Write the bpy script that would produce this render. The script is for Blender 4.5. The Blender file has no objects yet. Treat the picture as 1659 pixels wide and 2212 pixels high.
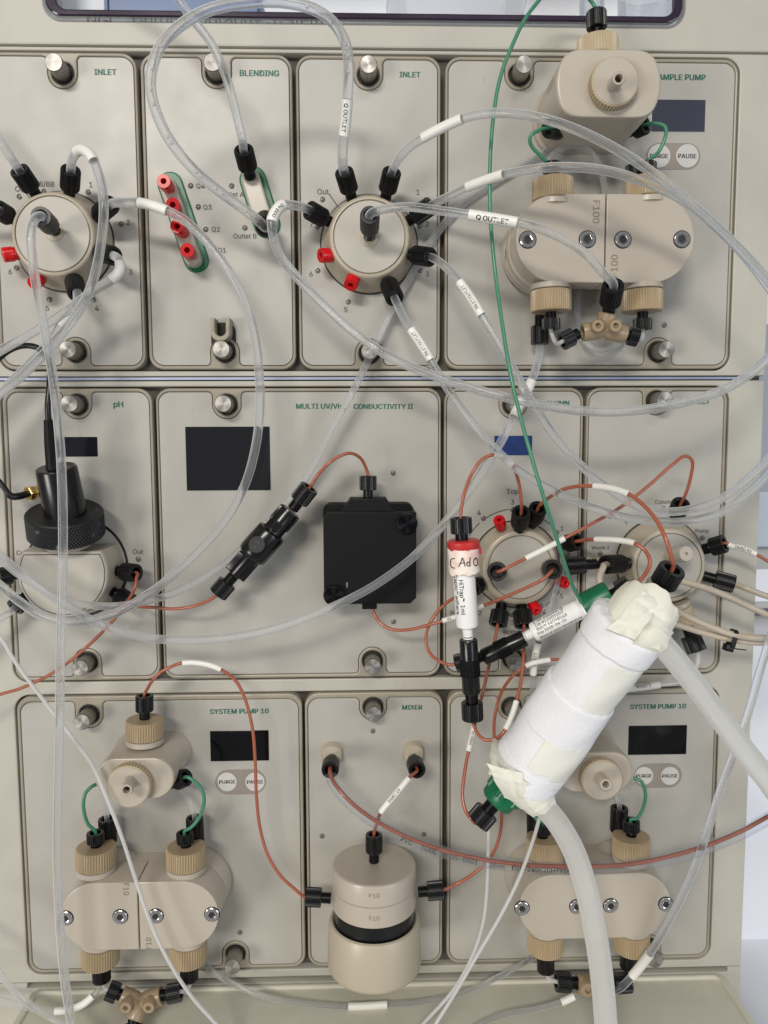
import bpy, math, random
import numpy as np
from mathutils import Vector, Matrix
from mathutils.geometry import tessellate_polygon
random.seed(7)
rng = np.random.default_rng(7)
SC = bpy.context.scene
COL = SC.collection

# ------------------------------------------------------------------ camera
# Working unit: 1 unit = 0.28 mm. x right, y into the instrument, z up; the front panel is the plane y = 0
# and the camera stands 1662 units (46 cm) in front of it.
S = 0.00028
ZOFF = 0.36
FPX, DIST = 1662.0, 1662.0
TH, PS, RO = math.radians(5.215), math.radians(1.634), math.radians(-0.2175)
_F = np.array([math.sin(PS)*math.cos(TH), math.cos(PS)*math.cos(TH), -math.sin(TH)])
_R = np.array([math.cos(PS), -math.sin(PS), 0.0])
_U = np.cross(_R, _F)
CR = math.cos(RO)*_R + math.sin(RO)*_U
CU = -math.sin(RO)*_R + math.cos(RO)*_U
CAMPOS = np.array([0.0, -DIST, 0.0])
cam = bpy.data.cameras.new('Camera'); camo = bpy.data.objects.new('Camera', cam); COL.objects.link(camo)
cam.sensor_fit = 'HORIZONTAL'; cam.sensor_width = 36.0; cam.lens = 36.0*FPX/1659.0
cam.clip_start = 0.01; cam.clip_end = 50
m = Matrix(((CR[0], CU[0], -_F[0], 0), (CR[1], CU[1], -_F[1], -DIST*S), (CR[2], CU[2], -_F[2], ZOFF), (0, 0, 0, 1)))
camo.matrix_world = m
SC.camera = camo

# ------------------------------------------------------------------ world and lamps (a laboratory lit from its ceiling)
W = bpy.data.worlds.new('World'); SC.world = W; W.use_nodes = True
W.node_tree.nodes['Background'].inputs[0].default_value = (0.93, 0.96, 1.0, 1)
W.node_tree.nodes['Background'].inputs[1].default_value = 0.21
def lamp(name, loc, target, sx, sy, power, col):
    l = bpy.data.lights.new(name, 'AREA'); l.shape = 'RECTANGLE'; l.size = sx; l.size_y = sy; l.energy = power; l.color = col
    o = bpy.data.objects.new(name, l); COL.objects.link(o); o.location = loc
    o.rotation_euler = (Vector(target)-Vector(loc)).to_track_quat('-Z', 'Y').to_euler()
    return o
lamp('ceiling_light', (-0.8, -2.9, 1.7), (-0.05, 0.0, 0.0), 1.0, 0.35, 55.0, (1.0, 0.95, 0.87))
lamp('ceiling_light', (0.7, -2.6, 2.4), (0.1, 0.0, 0.0), 1.2, 0.4, 14.0, (1.0, 0.97, 0.93))
lamp('side_light', (1.7, -2.0, 0.2), (0.1, 0.0, 0.1), 1.0, 1.2, 15.0, (0.82, 0.91, 1.0))  # cool window daylight from the right
lamp('side_light', (-1.9, -2.1, -0.1), (-0.05, 0.0, 0.1), 0.8, 0.8, 31.0, (1.0, 0.96, 0.90))  # added fill from the lower left to brighten the middle panels; no window there
SC.view_settings.view_transform = 'Standard'; SC.view_settings.look = 'None'
SC.view_settings.exposure = 0.0; SC.view_settings.gamma = 1.0
SC.render.film_transparent = False
cy = SC.cycles
cy.max_bounces = 14; cy.transmission_bounces = 12; cy.transparent_max_bounces = 24; cy.glossy_bounces = 5; cy.diffuse_bounces = 4
cy.caustics_reflective = False; cy.caustics_refractive = False; cy.blur_glossy = 0.1; cy.sample_clamp_indirect = 0.8
try: cy.use_denoising = True
except Exception: pass

# ------------------------------------------------------------------ geometry helpers
def P(x, y, h=0.0):
    """point seen at image position (x, y) of the 1659 x 2212 picture, h units in front of the panel"""
    a = (x-829.5)/FPX; b = (1106.0-y)/FPX
    d = _F + a*CR + b*CU
    t = (DIST-h)/d[1]
    return CAMPOS + d*t
def proj(p):
    d = np.asarray(p)-CAMPOS
    z = d@_F
    return np.array([829.5+FPX*(d@CR)/z, 1106.0-FPX*(d@CU)/z])
def kf(h): return (DIST-h)/DIST
def unit(v):
    v = np.asarray(v, float); return v/np.linalg.norm(v)
class MB:
    def __init__(s): s.v = []; s.f = []; s.n = 0; s.flat = []
    def add(s, v, f, flat=()):
        s.flat += [i+len(s.f) for i in flat]
        s.v.append(np.asarray(v, float)); s.f.extend([tuple(i+s.n for i in q) for q in f]); s.n += len(v); return s
ORI = {}
def finish(me, mat, smooth, flat=()):
    if mat: me.materials.append(mat)
    if smooth:
        sm = np.ones(len(me.polygons), bool)
        if len(flat) and max(flat) < len(sm): sm[list(flat)] = False      # caps of slabs and discs stay flat
        me.polygons.foreach_set('use_smooth', [True]*len(sm)); me.set_sharp_from_angle(angle=math.radians(smooth))
        me.polygons.foreach_set('use_smooth', sm.tolist()); me.update()
def mesh(name, v, f, mat, smooth=38, flat=()):
    me = bpy.data.meshes.new(name); me.from_pydata((np.asarray(v)*S).tolist(), [], f); me.update()
    finish(me, mat, smooth, flat); return me
def link(name, me, parent, origin, rot=None, scale=None):
    o = bpy.data.objects.new(name, me); COL.objects.link(o)
    origin = np.asarray(origin, float); ORI[o.name] = origin
    if parent is not None:
        o.parent = parent; loc = (origin-ORI[parent.name])*S
    else: loc = origin*S + np.array([0, 0, ZOFF])
    o.location = loc
    if rot is not None: o.rotation_mode = 'QUATERNION'; o.rotation_quaternion = rot
    if scale is not None: o.scale = scale
    return o
def mk(name, mb, mat, parent=None, origin=None, smooth=38):
    v = np.concatenate(mb.v)
    if origin is None: origin = (v.min(0)+v.max(0))/2
    return link(name, mesh(name, v-origin, mb.f, mat, smooth, mb.flat), parent, origin)
def tag(o, label, cat, group=None):
    o['label'] = label; o['category'] = cat
    if group: o['group'] = group
    return o
def thing(name, origin, label, cat, group=None):
    o = link(name, None, None, origin); o.empty_display_size = 0.005
    return tag(o, label, cat, group)
X3, Y3, N3 = np.array([1., 0, 0]), np.array([0, 0, 1.]), np.array([0, -1., 0])   # panel frame: right, up, towards the viewer
def inset(o, d):
    o = np.asarray(o, float); a = o-np.roll(o, 1, 0); b = np.roll(o, -1, 0)-o
    a /= np.maximum(np.linalg.norm(a, axis=1), 1e-9)[:, None]; b /= np.maximum(np.linalg.norm(b, axis=1), 1e-9)[:, None]
    na = np.stack([-a[:, 1], a[:, 0]], 1); nb = np.stack([-b[:, 1], b[:, 0]], 1)
    mm = na+nb; mm /= np.maximum((mm*mm).sum(1)/2, 0.4)[:, None]
    return o+mm*d
def area2(o):
    o = np.asarray(o); x, y = o[:, 0], o[:, 1]
    return 0.5*np.sum(x*np.roll(y, -1)-y*np.roll(x, -1))
def slab(mb, outlines, h0, h1, bev=0.0, O=(0, 0, 0), X=X3, Y=Y3, N=N3, back=True):
    O = np.asarray(O, float); outs = []
    for i, o in enumerate(outlines):
        o = np.asarray(o, float)
        if (area2(o) > 0) != (i == 0): o = o[::-1]
        outs.append(o)
    def rings(d, h): return [(inset(o, d) if d else o, h) for o in outs]
    L = [(0, h0)]
    if bev: L += [(0, h1-bev), (bev*0.3, h1-bev*0.3), (bev, h1)]
    else: L += [(0, h1)]
    base = mb.n; V = []; idx = []
    for d, h in L:
        row = []
        for o, hh in rings(d, h):
            row.append(len(V)); V.extend([O+p[0]*X+p[1]*Y+hh*N for p in o])
        idx.append(row)
    F = []
    for li in range(len(L)-1):
        for k, o in enumerate(outs):
            n = len(o); a, b = idx[li][k], idx[li+1][k]
            for i in range(n):
                j = (i+1) % n; F.append((a+i, a+j, b+j, b+i))
    def cap(li, d, flip):
        polys = [[Vector((p[0], p[1], 0)) for p in r] for r, _ in rings(d, 0)]
        off = []
        for k, o in enumerate(outs): off.extend(range(idx[li][k], idx[li][k]+len(o)))
        flat = [p for q in polys for p in q]
        for t in tessellate_polygon(polys):
            A, B, C = (flat[i] for i in t)
            cr = (B.x-A.x)*(C.y-A.y)-(B.y-A.y)*(C.x-A.x)
            if abs(cr) < 1e-12: continue
            t = [off[i] for i in t]
            if (cr < 0) != flip: t = t[::-1]
            F.append(tuple(t))
    nf = len(F); cap(len(L)-1, L[-1][0], False)
    if back: cap(0, 0, True)
    mb.add(V, F, range(nf, len(F))); return mb
def arc(cx, cy, r, a0, a1, n):
    return [(cx+r*math.cos(math.radians(a0+(a1-a0)*i/n)), cy+r*math.sin(math.radians(a0+(a1-a0)*i/n))) for i in range(n+1)]
def rrect(x0, y0, x1, y1, r, n=8):
    return arc(x1-r, y1-r, r, 0, 90, n)+arc(x0+r, y1-r, r, 90, 180, n)+arc(x0+r, y0+r, r, 180, 270, n)+arc(x1-r, y0+r, r, 270, 360, n)
def circ(cx, cy, r, n=48): return arc(cx, cy, r, 0, 360*(n-1)/n, n-1)
def capsule2(p, q, r, n=14):
    p, q = np.asarray(p, float), np.asarray(q, float); a = math.degrees(math.atan2(*(q-p)[::-1]))
    return arc(q[0], q[1], r, a-90, a+90, n)+arc(p[0], p[1], r, a+90, a+270, n)
def basis(d):
    d = unit(d); t = np.array([0, 0, 1.]) if abs(d[2]) < 0.9 else np.array([1., 0, 0])
    a = unit(np.cross(t, d)); b = np.cross(d, a); return a, b, d
def lathe(mb, prof, O, D, n=48, knurl=(), amp=0.05, per=4, close=True, frame=None):
    """prof: (r, z) outline from the base to the tip; ring indices in knurl get teeth"""
    A, B, Dn = basis(D) if frame is None else frame
    O = np.asarray(O, float); th = np.arange(n)*2*math.pi/n
    pat = np.where((np.arange(n) % per) < per/2, 0.0, 1.0)
    V = []; start = []
    for i, (r, z) in enumerate(prof):
        start.append(len(V))
        if r < 1e-6: V.append(O+Dn*z); continue
        rr = r*(1-amp*pat) if i in knurl else np.full(n, r)
        for k in range(n): V.append(O+Dn*z+rr[k]*(math.cos(th[k])*A+math.sin(th[k])*B))
    F = []; flat = []
    for i in range(len(prof)-1):
        if abs(prof[i][1]-prof[i+1][1]) < 0.02*abs(prof[i][0]-prof[i+1][0]): flat += range(len(F), len(F)+n)
        a, b = start[i], start[i+1]; pa, pb = prof[i][0] < 1e-6, prof[i+1][0] < 1e-6
        for k in range(n):
            j = (k+1) % n
            if pa and pb: continue
            if pa: F.append((a, b+j, b+k))
            elif pb: F.append((a+k, a+j, b))
            else: F.append((a+k, a+j, b+j, b+k))
    mb.add(V, F, [i for i in flat if i < len(F)]); return mb
def catmull(pts, step=6.0):
    p = np.asarray(pts, float); p = np.vstack([2*p[0]-p[1], p, 2*p[-1]-p[-2]]); out = []
    for i in range(1, len(p)-2):
        p0, p1, p2, p3 = p[i-1:i+3]
        def tj(ti, a, b): return ti+max(np.linalg.norm(b-a), 1e-6)**0.5
        t0 = 0; t1 = tj(t0, p0, p1); t2 = tj(t1, p1, p2); t3 = tj(t2, p2, p3)
        n = max(2, int(np.linalg.norm(p2-p1)/step))
        for k in range(n):
            t = t1+(t2-t1)*k/n
            A1 = (t1-t)/(t1-t0)*p0+(t-t0)/(t1-t0)*p1; A2 = (t2-t)/(t2-t1)*p1+(t-t1)/(t2-t1)*p2; A3 = (t3-t)/(t3-t2)*p2+(t-t2)/(t3-t2)*p3
            B1 = (t2-t)/(t2-t0)*A1+(t-t0)/(t2-t0)*A2; B2 = (t3-t)/(t3-t1)*A2+(t-t1)/(t3-t1)*A3
            out.append((t2-t)/(t2-t1)*B1+(t-t1)/(t2-t1)*B2)
    out.append(p[-2]); return np.array(out)
def sweep(mb, path, r, n=16, inner=None):
    path = np.asarray(path, float); m_ = len(path)
    T = np.gradient(path, axis=0); T /= np.linalg.norm(T, axis=1)[:, None]
    r = np.full(m_, r) if np.isscalar(r) else np.asarray(r)
    a, b, _ = basis(T[0]); V = []; F = []
    th = np.arange(n)*2*math.pi/n
    fr = []
    for i in range(m_):
        a = unit(a-T[i]*(a@T[i])); b = np.cross(T[i], a); fr.append((a, b))
    def ringset(rad, flip):
        s0 = len(V)
        for i in range(m_):
            a, b = fr[i]
            for t in th: V.append(path[i]+rad[i]*(math.cos(t)*a+math.sin(t)*b))
        for i in range(m_-1):
            for k in range(n):
                j = (k+1) % n; q = (s0+i*n+k, s0+i*n+j, s0+(i+1)*n+j, s0+(i+1)*n+k)
                F.append(q[::-1] if flip else q)
        return s0
    s0 = ringset(r, False)
    if inner is None:
        F.append(tuple(range(s0+n-1, s0-1, -1))); e = s0+(m_-1)*n; F.append(tuple(range(e, e+n)))
    else:
        s1 = ringset(r*inner if np.isscalar(inner) else inner, True)
        for k in range(n):
            j = (k+1) % n
            F.append((s0+j, s0+k, s1+k, s1+j)); e = (m_-1)*n; F.append((s0+e+k, s0+e+j, s1+e+j, s1+e+k))
    mb.add(V, F); return mb
_tx = {}
try:   # the sans serif that ships inside Blender; the built-in face if it is missing
    import os
    FONT = bpy.data.fonts.load(os.path.join(bpy.utils.resource_path('LOCAL'), 'datafiles', 'fonts', 'Inter.woff2'))
except Exception:
    FONT = None
def textgeo(s, bold=0.0):
    if (s, bold) in _tx: return _tx[(s, bold)]
    c = bpy.data.curves.new('t', 'FONT'); c.body = s; c.size = 1.0; c.resolution_u = 3; c.fill_mode = 'FRONT'
    if FONT: c.font = FONT
    o = bpy.data.objects.new('t', c); COL.objects.link(o); bpy.context.view_layer.update()
    me = bpy.data.meshes.new_from_object(o.evaluated_get(bpy.context.evaluated_depsgraph_get()))
    v = np.array([q.co[:2] for q in me.vertices]); f = [tuple(q.vertices) for q in me.polygons]
    bpy.data.objects.remove(o); bpy.data.curves.remove(c); bpy.data.meshes.remove(me)
    v = v-(v.min(0)+v.max(0))/2
    if bold > 0:
        n0 = len(v); v = np.concatenate([v+np.array([dx, 0]) for dx in (-bold, 0, bold)]); f = [tuple(i+k*n0 for i in q) for k in range(3) for q in f]
    v = np.concatenate([v, np.zeros((len(v), 1))], 1)
    if bold > 0: v[:, 2] = np.repeat(np.arange(3), n0)
    g = np.concatenate([v[list(q)]+np.array([0, 0, rng.uniform(0, 0.8)]) for q in f]); k0 = 0; f2 = []     # glyph strokes overlap: keep their faces apart
    for q in f: f2.append(tuple(range(k0, k0+len(q)))); k0 += len(q)
    v, f = g, f2
    _tx[(s, bold)] = (v, f); return v, f
def text(parent, s, x, y, w=None, cap=None, h=7.6, mat=None, bold=0.0, rot=0.0, name='lettering', clip=None):
    v, f = textgeo(s, bold); ext = v.max(0)-v.min(0)
    sc = (w/ext[0] if w else cap/ext[1])*kf(h)
    a = math.radians(rot); c, sn = math.cos(a), math.sin(a); q = v[:, :2]*sc
    if clip:
        lo, hi = clip; q[:, 1] = np.clip(q[:, 1], lo, hi)
    O = P(x, y, h)
    V = [O+X3*(c*p[0]-sn*p[1])+Y3*(sn*p[0]+c*p[1])+N3*.12*w_[2] for p, w_ in zip(q, v)]
    return mk(name, MB().add(V, f), mat, parent, smooth=0)

# ------------------------------------------------------------------ materials
def nodes(name):
    mt = bpy.data.materials.new(name); mt.use_nodes = True; nt = mt.node_tree
    return mt, nt, nt.nodes['Principled BSDF']
def inp(b, **k):
    for a, v in k.items():
        n = a.replace('_', ' ')
        if n in b.inputs: b.inputs[n].default_value = v
def srgb(r, g, b):
    f = lambda c: (c/255/12.92 if c/255 <= 0.04045 else ((c/255+0.055)/1.055)**2.4)
    return (f(r), f(g), f(b), 1)
def plastic(name, col, rough=0.45, noise=0.06, scale=900.0, bump=0.12, var=0.0, spec=0.5, dist=0.00003):
    f_ = 1.0 if name in ('white_sleeve', 'column_barrel', 'white_wall', 'red_plastic', 'cream_tape') else 0.55 if name.startswith('black') or name.startswith('screen') else 0.95 if name == 'tray_plastic' else 0.86 if name in ('bezel_plastic', 'cabinet_plastic', 'valve_moulding') else 0.78 if name == 'beige_moulding' else 0.79 if name == 'faceplate' else 0.74
    col = (col[0]*f_, col[1]*f_, col[2]*f_, 1)
    mt, nt, b = nodes(name); N = nt.nodes; L = nt.links
    tc = N.new('ShaderNodeTexCoord'); nz = N.new('ShaderNodeTexNoise'); nz.inputs['Scale'].default_value = scale; nz.inputs['Detail'].default_value = 3
    L.new(tc.outputs['Object'], nz.inputs['Vector'])
    nz2 = N.new('ShaderNodeTexNoise'); nz2.inputs['Scale'].default_value = scale/28; nz2.inputs['Detail'].default_value = 6
    L.new(tc.outputs['Object'], nz2.inputs['Vector'])
    mx = N.new('ShaderNodeMix'); mx.data_type = 'RGBA'; mx.blend_type = 'MULTIPLY'
    rmp = N.new('ShaderNodeMapRange'); rmp.inputs[3].default_value = 1-noise; rmp.inputs[4].default_value = 1+noise*0.4
    L.new(nz2.outputs['Fac'], rmp.inputs[0]); mx.inputs[0].default_value = 1.0
    mx.inputs[6].default_value = col; L.new(rmp.outputs[0], mx.inputs[7]); L.new(mx.outputs[2], b.inputs['Base Color'])
    if var:
        sp = N.new('ShaderNodeTexNoise'); sp.inputs['Scale'].default_value = 420; sp.inputs['Detail'].default_value = 2; L.new(tc.outputs['Object'], sp.inputs['Vector'])
        sr = N.new('ShaderNodeValToRGB'); sr.color_ramp.elements[0].position = 0.735; sr.color_ramp.elements[0].color = (0, 0, 0, 1); sr.color_ramp.elements[1].position = 0.76; sr.color_ramp.elements[1].color = (1, 1, 1, 1); L.new(sp.outputs['Fac'], sr.inputs[0])
        m3 = N.new('ShaderNodeMath'); m3.operation = 'MULTIPLY'; m3.inputs[1].default_value = var; L.new(sr.outputs[0], m3.inputs[0])
        ms = N.new('ShaderNodeMix'); ms.data_type = 'RGBA'; L.new(m3.outputs[0], ms.inputs[0]); L.new(mx.outputs[2], ms.inputs[6]); ms.inputs[7].default_value = (col[0]*.5, col[1]*.47, col[2]*.42, 1)
        mp = N.new('ShaderNodeMapping'); mp.inputs['Scale'].default_value = (45, 45, 22); L.new(tc.outputs['Object'], mp.inputs['Vector'])
        st = N.new('ShaderNodeTexNoise'); st.inputs['Scale'].default_value = 1.0; st.inputs['Detail'].default_value = 4; L.new(mp.outputs[0], st.inputs['Vector'])
        s2 = N.new('ShaderNodeMapRange'); s2.inputs[1].default_value = 0.35; s2.inputs[2].default_value = 0.75; s2.inputs[3].default_value = 1.02; s2.inputs[4].default_value = 0.945; L.new(st.outputs['Fac'], s2.inputs[0])
        m4 = N.new('ShaderNodeMix'); m4.data_type = 'RGBA'; m4.blend_type = 'MULTIPLY'; m4.inputs[0].default_value = 1.0; L.new(ms.outputs[2], m4.inputs[6]); L.new(s2.outputs[0], m4.inputs[7]); L.new(m4.outputs[2], b.inputs['Base Color'])
    r2 = N.new('ShaderNodeMapRange'); r2.inputs[3].default_value = max(0.02, rough-0.07); r2.inputs[4].default_value = rough+0.07
    L.new(nz2.outputs['Fac'], r2.inputs[0]); L.new(r2.outputs[0], b.inputs['Roughness'])
    if bump:
        bp = N.new('ShaderNodeBump'); bp.inputs['Strength'].default_value = bump; bp.inputs['Distance'].default_value = dist
        L.new(nz.outputs['Fac'], bp.inputs['Height']); L.new(bp.outputs[0], b.inputs['Normal'])
    inp(b, Specular_IOR_Level=spec); return mt
M = {}
M['cab'] = plastic('cabinet_plastic', srgb(191, 187, 175), 0.45, 0.06, 1400, 0.25, var=0.5)
M['tray'] = plastic('tray_plastic', srgb(214, 211, 195), 0.4, 0.06, 1400, 0.25, var=0.4)
M['plate'] = plastic('faceplate', srgb(190, 186, 177), 0.38, 0.05, 1800, 0.12, var=0.45)
M['bezel'] = plastic('bezel_plastic', srgb(164, 155, 138), 0.38, 0.05, 1200, 0.15)
M['gap'] = plastic('dark_gap', srgb(86, 80, 72), 0.6, 0.1, 600, 0.1)
M['hole'] = plastic('dark_hole', srgb(48, 44, 40), 0.7, 0.1, 600, 0.0)
M['ring'] = plastic('black_seal', srgb(14, 14, 15), 0.5, 0.1, 600, 0.0)
M['black'] = plastic('black_nylon', srgb(21, 21, 23), 0.34, 0.15, 900, 0.3, dist=0.00005)
M['blackmatte'] = plastic('black_anodised', srgb(15, 15, 17), 0.5, 0.1, 2600, 0.25, spec=0.22)
M['blackgloss'] = plastic('black_plastic', srgb(22, 22, 24), 0.24, 0.2, 700, 0.2)
M['beige'] = plastic('beige_moulding', srgb(198, 188, 173), 0.3, 0.05, 1200, 0.15)
M['tan'] = plastic('tan_peek', srgb(192, 170, 136), 0.38, 0.08, 900, 0.15)
M['tanlight'] = plastic('pale_tan', srgb(212, 194, 162), 0.38, 0.06, 900, 0.15)
M['peek'] = plastic('peek_brown', srgb(172, 150, 122), 0.3, 0.08, 500, 0.1)
M['disc'] = plastic('grey_disc', srgb(200, 194, 182), 0.4, 0.03, 1500, 0.1)
M['green'] = plastic('green_plastic', srgb(8, 112, 72), 0.35, 0.06, 900, 0.1)
M['red'] = plastic('red_plastic', srgb(205, 14, 20), 0.25, 0.1, 700, 0.05)
M['redsoft'] = plastic('red_cap', srgb(220, 55, 55), 0.4, 0.08, 700, 0.1)
M['orange'] = plastic('orange_tubing', srgb(182, 104, 78), 0.24, 0.06, 500, 0.0)
M['greentube'] = plastic('green_tubing', srgb(76, 148, 116), 0.3, 0.05, 500, 0.0)
M['beigetube'] = plastic('beige_tubing', srgb(214, 200, 180), 0.28, 0.04, 500, 0.0)
M['white'] = plastic('white_sleeve', srgb(228, 226, 219), 0.42, 0.03, 900, 0.05)
M['ink'] = plastic('black_ink', srgb(38, 36, 38), 0.6, 0, 500, 0)
M['inkgrey'] = plastic('grey_ink', srgb(82, 78, 74), 0.6, 0, 500, 0)
M['emboss'] = plastic('moulded_letter', srgb(150, 138, 122), 0.4, 0, 500, 0)
M['titleink'] = plastic('green_ink', srgb(10, 112, 90), 0.5, 0, 500, 0)
M['btn'] = plastic('button_white', srgb(222, 219, 214), 0.4, 0.02, 900, 0.05)
M['btnpanel'] = plastic('button_grey', srgb(160, 150, 140), 0.45, 0.03, 900, 0.05)
M['led'] = plastic('indicator_lens', srgb(122, 117, 112), 0.2, 0.02, 900, 0)
M['scrblack'] = plastic('screen_black', srgb(11, 11, 14), 0.12, 0, 300, 0)
M['scrgrey'] = plastic('screen_grey', srgb(40, 41, 46), 0.08, 0, 300, 0)
M['scrblue'] = plastic('screen_slate', srgb(84, 88, 104), 0.12, 0, 300, 0)
M['scrpurple'] = plastic('screen_dark', srgb(34, 33, 44), 0.12, 0, 300, 0)
M['scrcol'] = plastic('screen_blue_reflection', srgb(52, 78, 144), 0.1, 0, 300, 0)  # dark glass tinted blue to stand in for a window reflection
M['purple'] = plastic('purple_acrylic', srgb(50, 34, 56), 0.12, 0.05, 300, 0)
M['bluebox'] = plastic('blue_plastic', srgb(36, 92, 150), 0.3, 0.1, 200, 0)
M['foamtape'] = plastic('cream_tape', srgb(244, 239, 214), 0.6, 0.05, 700, 0.3, dist=0.0002)
M['wallw'] = plastic('white_wall', srgb(236, 239, 246), 0.6, 0.03, 60, 0)
M['wallblue'] = plastic('pale_blue', srgb(214, 226, 242), 0.5, 0.05, 60, 0)
M['greyc'] = plastic('grey_cabinet', srgb(180, 186, 198), 0.5, 0.05, 60, 0)
M['shelf'] = plastic('shelf_dark', srgb(206, 206, 200), 0.5, 0.1, 60, 0)
M['yellow'] = plastic('yellow_plastic', srgb(214, 190, 40), 0.4, 0.1, 60, 0)
M['cable'] = plastic('cable_rubber', srgb(22, 22, 23), 0.33, 0.1, 500, 0.1)
def metal(name, col, rough, aniso=0.0, axis='Y', scr=0.0):
    mt, nt, b = nodes(name); inp(b, Base_Color=col, Metallic=1.0, Roughness=rough)
    if aniso:
        t = nt.nodes.new('ShaderNodeTangent'); t.direction_type = 'RADIAL'; t.axis = axis
        nt.links.new(t.outputs[0], b.inputs['Tangent']); inp(b, Anisotropic=aniso)
    nz = nt.nodes.new('ShaderNodeTexNoise'); nz.inputs['Scale'].default_value = 700
    mr = nt.nodes.new('ShaderNodeMapRange'); mr.inputs[3].default_value = rough*0.75; mr.inputs[4].default_value = rough*1.3
    nt.links.new(nz.outputs['Fac'], mr.inputs[0]); nt.links.new(mr.outputs[0], b.inputs['Roughness'])
    return mt
M['capmetal'] = metal('brushed_cap', (0.36, 0.345, 0.32, 1), 0.46, 0.75, 'Z')
M['knurl'] = metal('knurled_steel', (0.42, 0.40, 0.37, 1), 0.42)
M['chrome'] = metal('chrome_screw', (0.72, 0.71, 0.70, 1), 0.16)
M['gold'] = metal('gold_connector', (0.86, 0.62, 0.25, 1), 0.2)
M['strip'] = metal('aluminium_strip', (0.30, 0.33, 0.42, 1), 0.5)
M['blackcap'] = metal('black_spun_knob', (0.022, 0.022, 0.025, 1), 0.28, 0.85, 'Z')
def clear(name, tint, ior, rough, trans, milk, milkcol=(0.9, 0.93, 1.0, 1), sheen=0.0, edge=0.8):
    mt, nt, b = nodes(name); N = nt.nodes; L = nt.links; out = N['Material Output']
    inp(b, Base_Color=tint, Transmission_Weight=1.0, IOR=ior, Roughness=rough, Sheen_Weight=sheen, Sheen_Roughness=0.25)
    d = N.new('ShaderNodeBsdfDiffuse'); d.inputs[0].default_value = milkcol
    tl = N.new('ShaderNodeBsdfTranslucent'); tl.inputs[0].default_value = milkcol
    dm = N.new('ShaderNodeMixShader'); dm.inputs[0].default_value = 0.5; L.new(d.outputs[0], dm.inputs[1]); L.new(tl.outputs[0], dm.inputs[2])
    m1 = N.new('ShaderNodeMixShader'); m1.inputs[0].default_value = milk
    if sheen:                                              # bright tube edges painted white by view angle, imitating scatter in the wall
        lw = N.new('ShaderNodeLayerWeight'); lw.inputs[0].default_value = 0.5
        rp = N.new('ShaderNodeValToRGB'); e = rp.color_ramp.elements; e[0].position = 0.35; e[0].color = (milk, milk, milk, 1); e[1].position = 0.84; e[1].color = (edge, edge, edge, 1)
        L.new(lw.outputs['Facing'], rp.inputs[0]); L.new(rp.outputs[0], m1.inputs[0])
    tr = N.new('ShaderNodeBsdfTransparent'); tr.inputs[0].default_value = (0.97, 0.98, 1, 1)
    m2 = N.new('ShaderNodeMixShader'); m2.inputs[0].default_value = trans; L.new(b.outputs[0], m2.inputs[1]); L.new(tr.outputs[0], m2.inputs[2])
    L.new(m2.outputs[0], m1.inputs[1]); L.new(dm.outputs[0], m1.inputs[2]); L.new(m1.outputs[0], out.inputs['Surface']); return mt
M['clear'] = clear('clear_tubing', (0.97, 0.98, 1.0, 1), 1.36, 0.13, 0.47, 0.12, (0.95, 0.98, 1.0, 1), 0.1, 0.98)
M['clearthin'] = clear('thin_clear_tubing', (0.98, 0.98, 1.0, 1), 1.28, 0.14, 0.55, 0.16, (0.97, 0.99, 1.0, 1), 0.3, 0.75)
M['milk'] = clear('milky_tubing', (0.98, 0.98, 0.98, 1), 1.38, 0.2, 0.06, 0.7, (0.97, 0.97, 0.97, 1))
M['silicone'] = clear('silicone_hose', (0.95, 0.95, 0.92, 1), 1.38, 0.16, 0.25, 0.55, (1.0, 1.0, 0.97, 1), 0.2, 0.9)
M['pvc'] = clear('pvc_jacket', (0.99, 0.99, 0.99, 1), 1.25, 0.03, 0.88, 0.03, (1, 1, 1, 1))
M['glass'] = clear('glassware', (0.98, 1.0, 1.0, 1), 1.35, 0.0, 0.6, 0.03)
M['bubble'] = clear('air_bubble', (1, 1, 1, 1), 1.3, 0.0, 0.3, 0.65, (1, 1, 1, 1))
M['syringe'] = plastic('column_barrel', srgb(236, 236, 234), 0.24, 0.03, 400, 0.0)
def foam():
    mt, nt, b = nodes('white_foam'); N = nt.nodes; L = nt.links
    tc = N.new('ShaderNodeTexCoord'); vz = N.new('ShaderNodeTexVoronoi'); vz.inputs['Scale'].default_value = 420
    nz = N.new('ShaderNodeTexNoise'); nz.inputs['Scale'].default_value = 140; nz.inputs['Detail'].default_value = 6
    L.new(tc.outputs['Object'], vz.inputs['Vector']); L.new(tc.outputs['Object'], nz.inputs['Vector'])
    ad = N.new('ShaderNodeMath'); ad.operation = 'ADD'; L.new(vz.outputs['Distance'], ad.inputs[0]); L.new(nz.outputs['Fac'], ad.inputs[1])
    bp = N.new('ShaderNodeBump'); bp.inputs['Strength'].default_value = 0.5; bp.inputs['Distance'].default_value = 0.0003
    L.new(ad.outputs[0], bp.inputs['Height']); L.new(bp.outputs[0], b.inputs['Normal'])
    inp(b, Base_Color=srgb(228, 228, 231), Roughness=0.75, Subsurface_Weight=0.25, Subsurface_Radius=(1, 1, 1), Subsurface_Scale=0.002)
    return mt
M['foam'] = foam()
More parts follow.
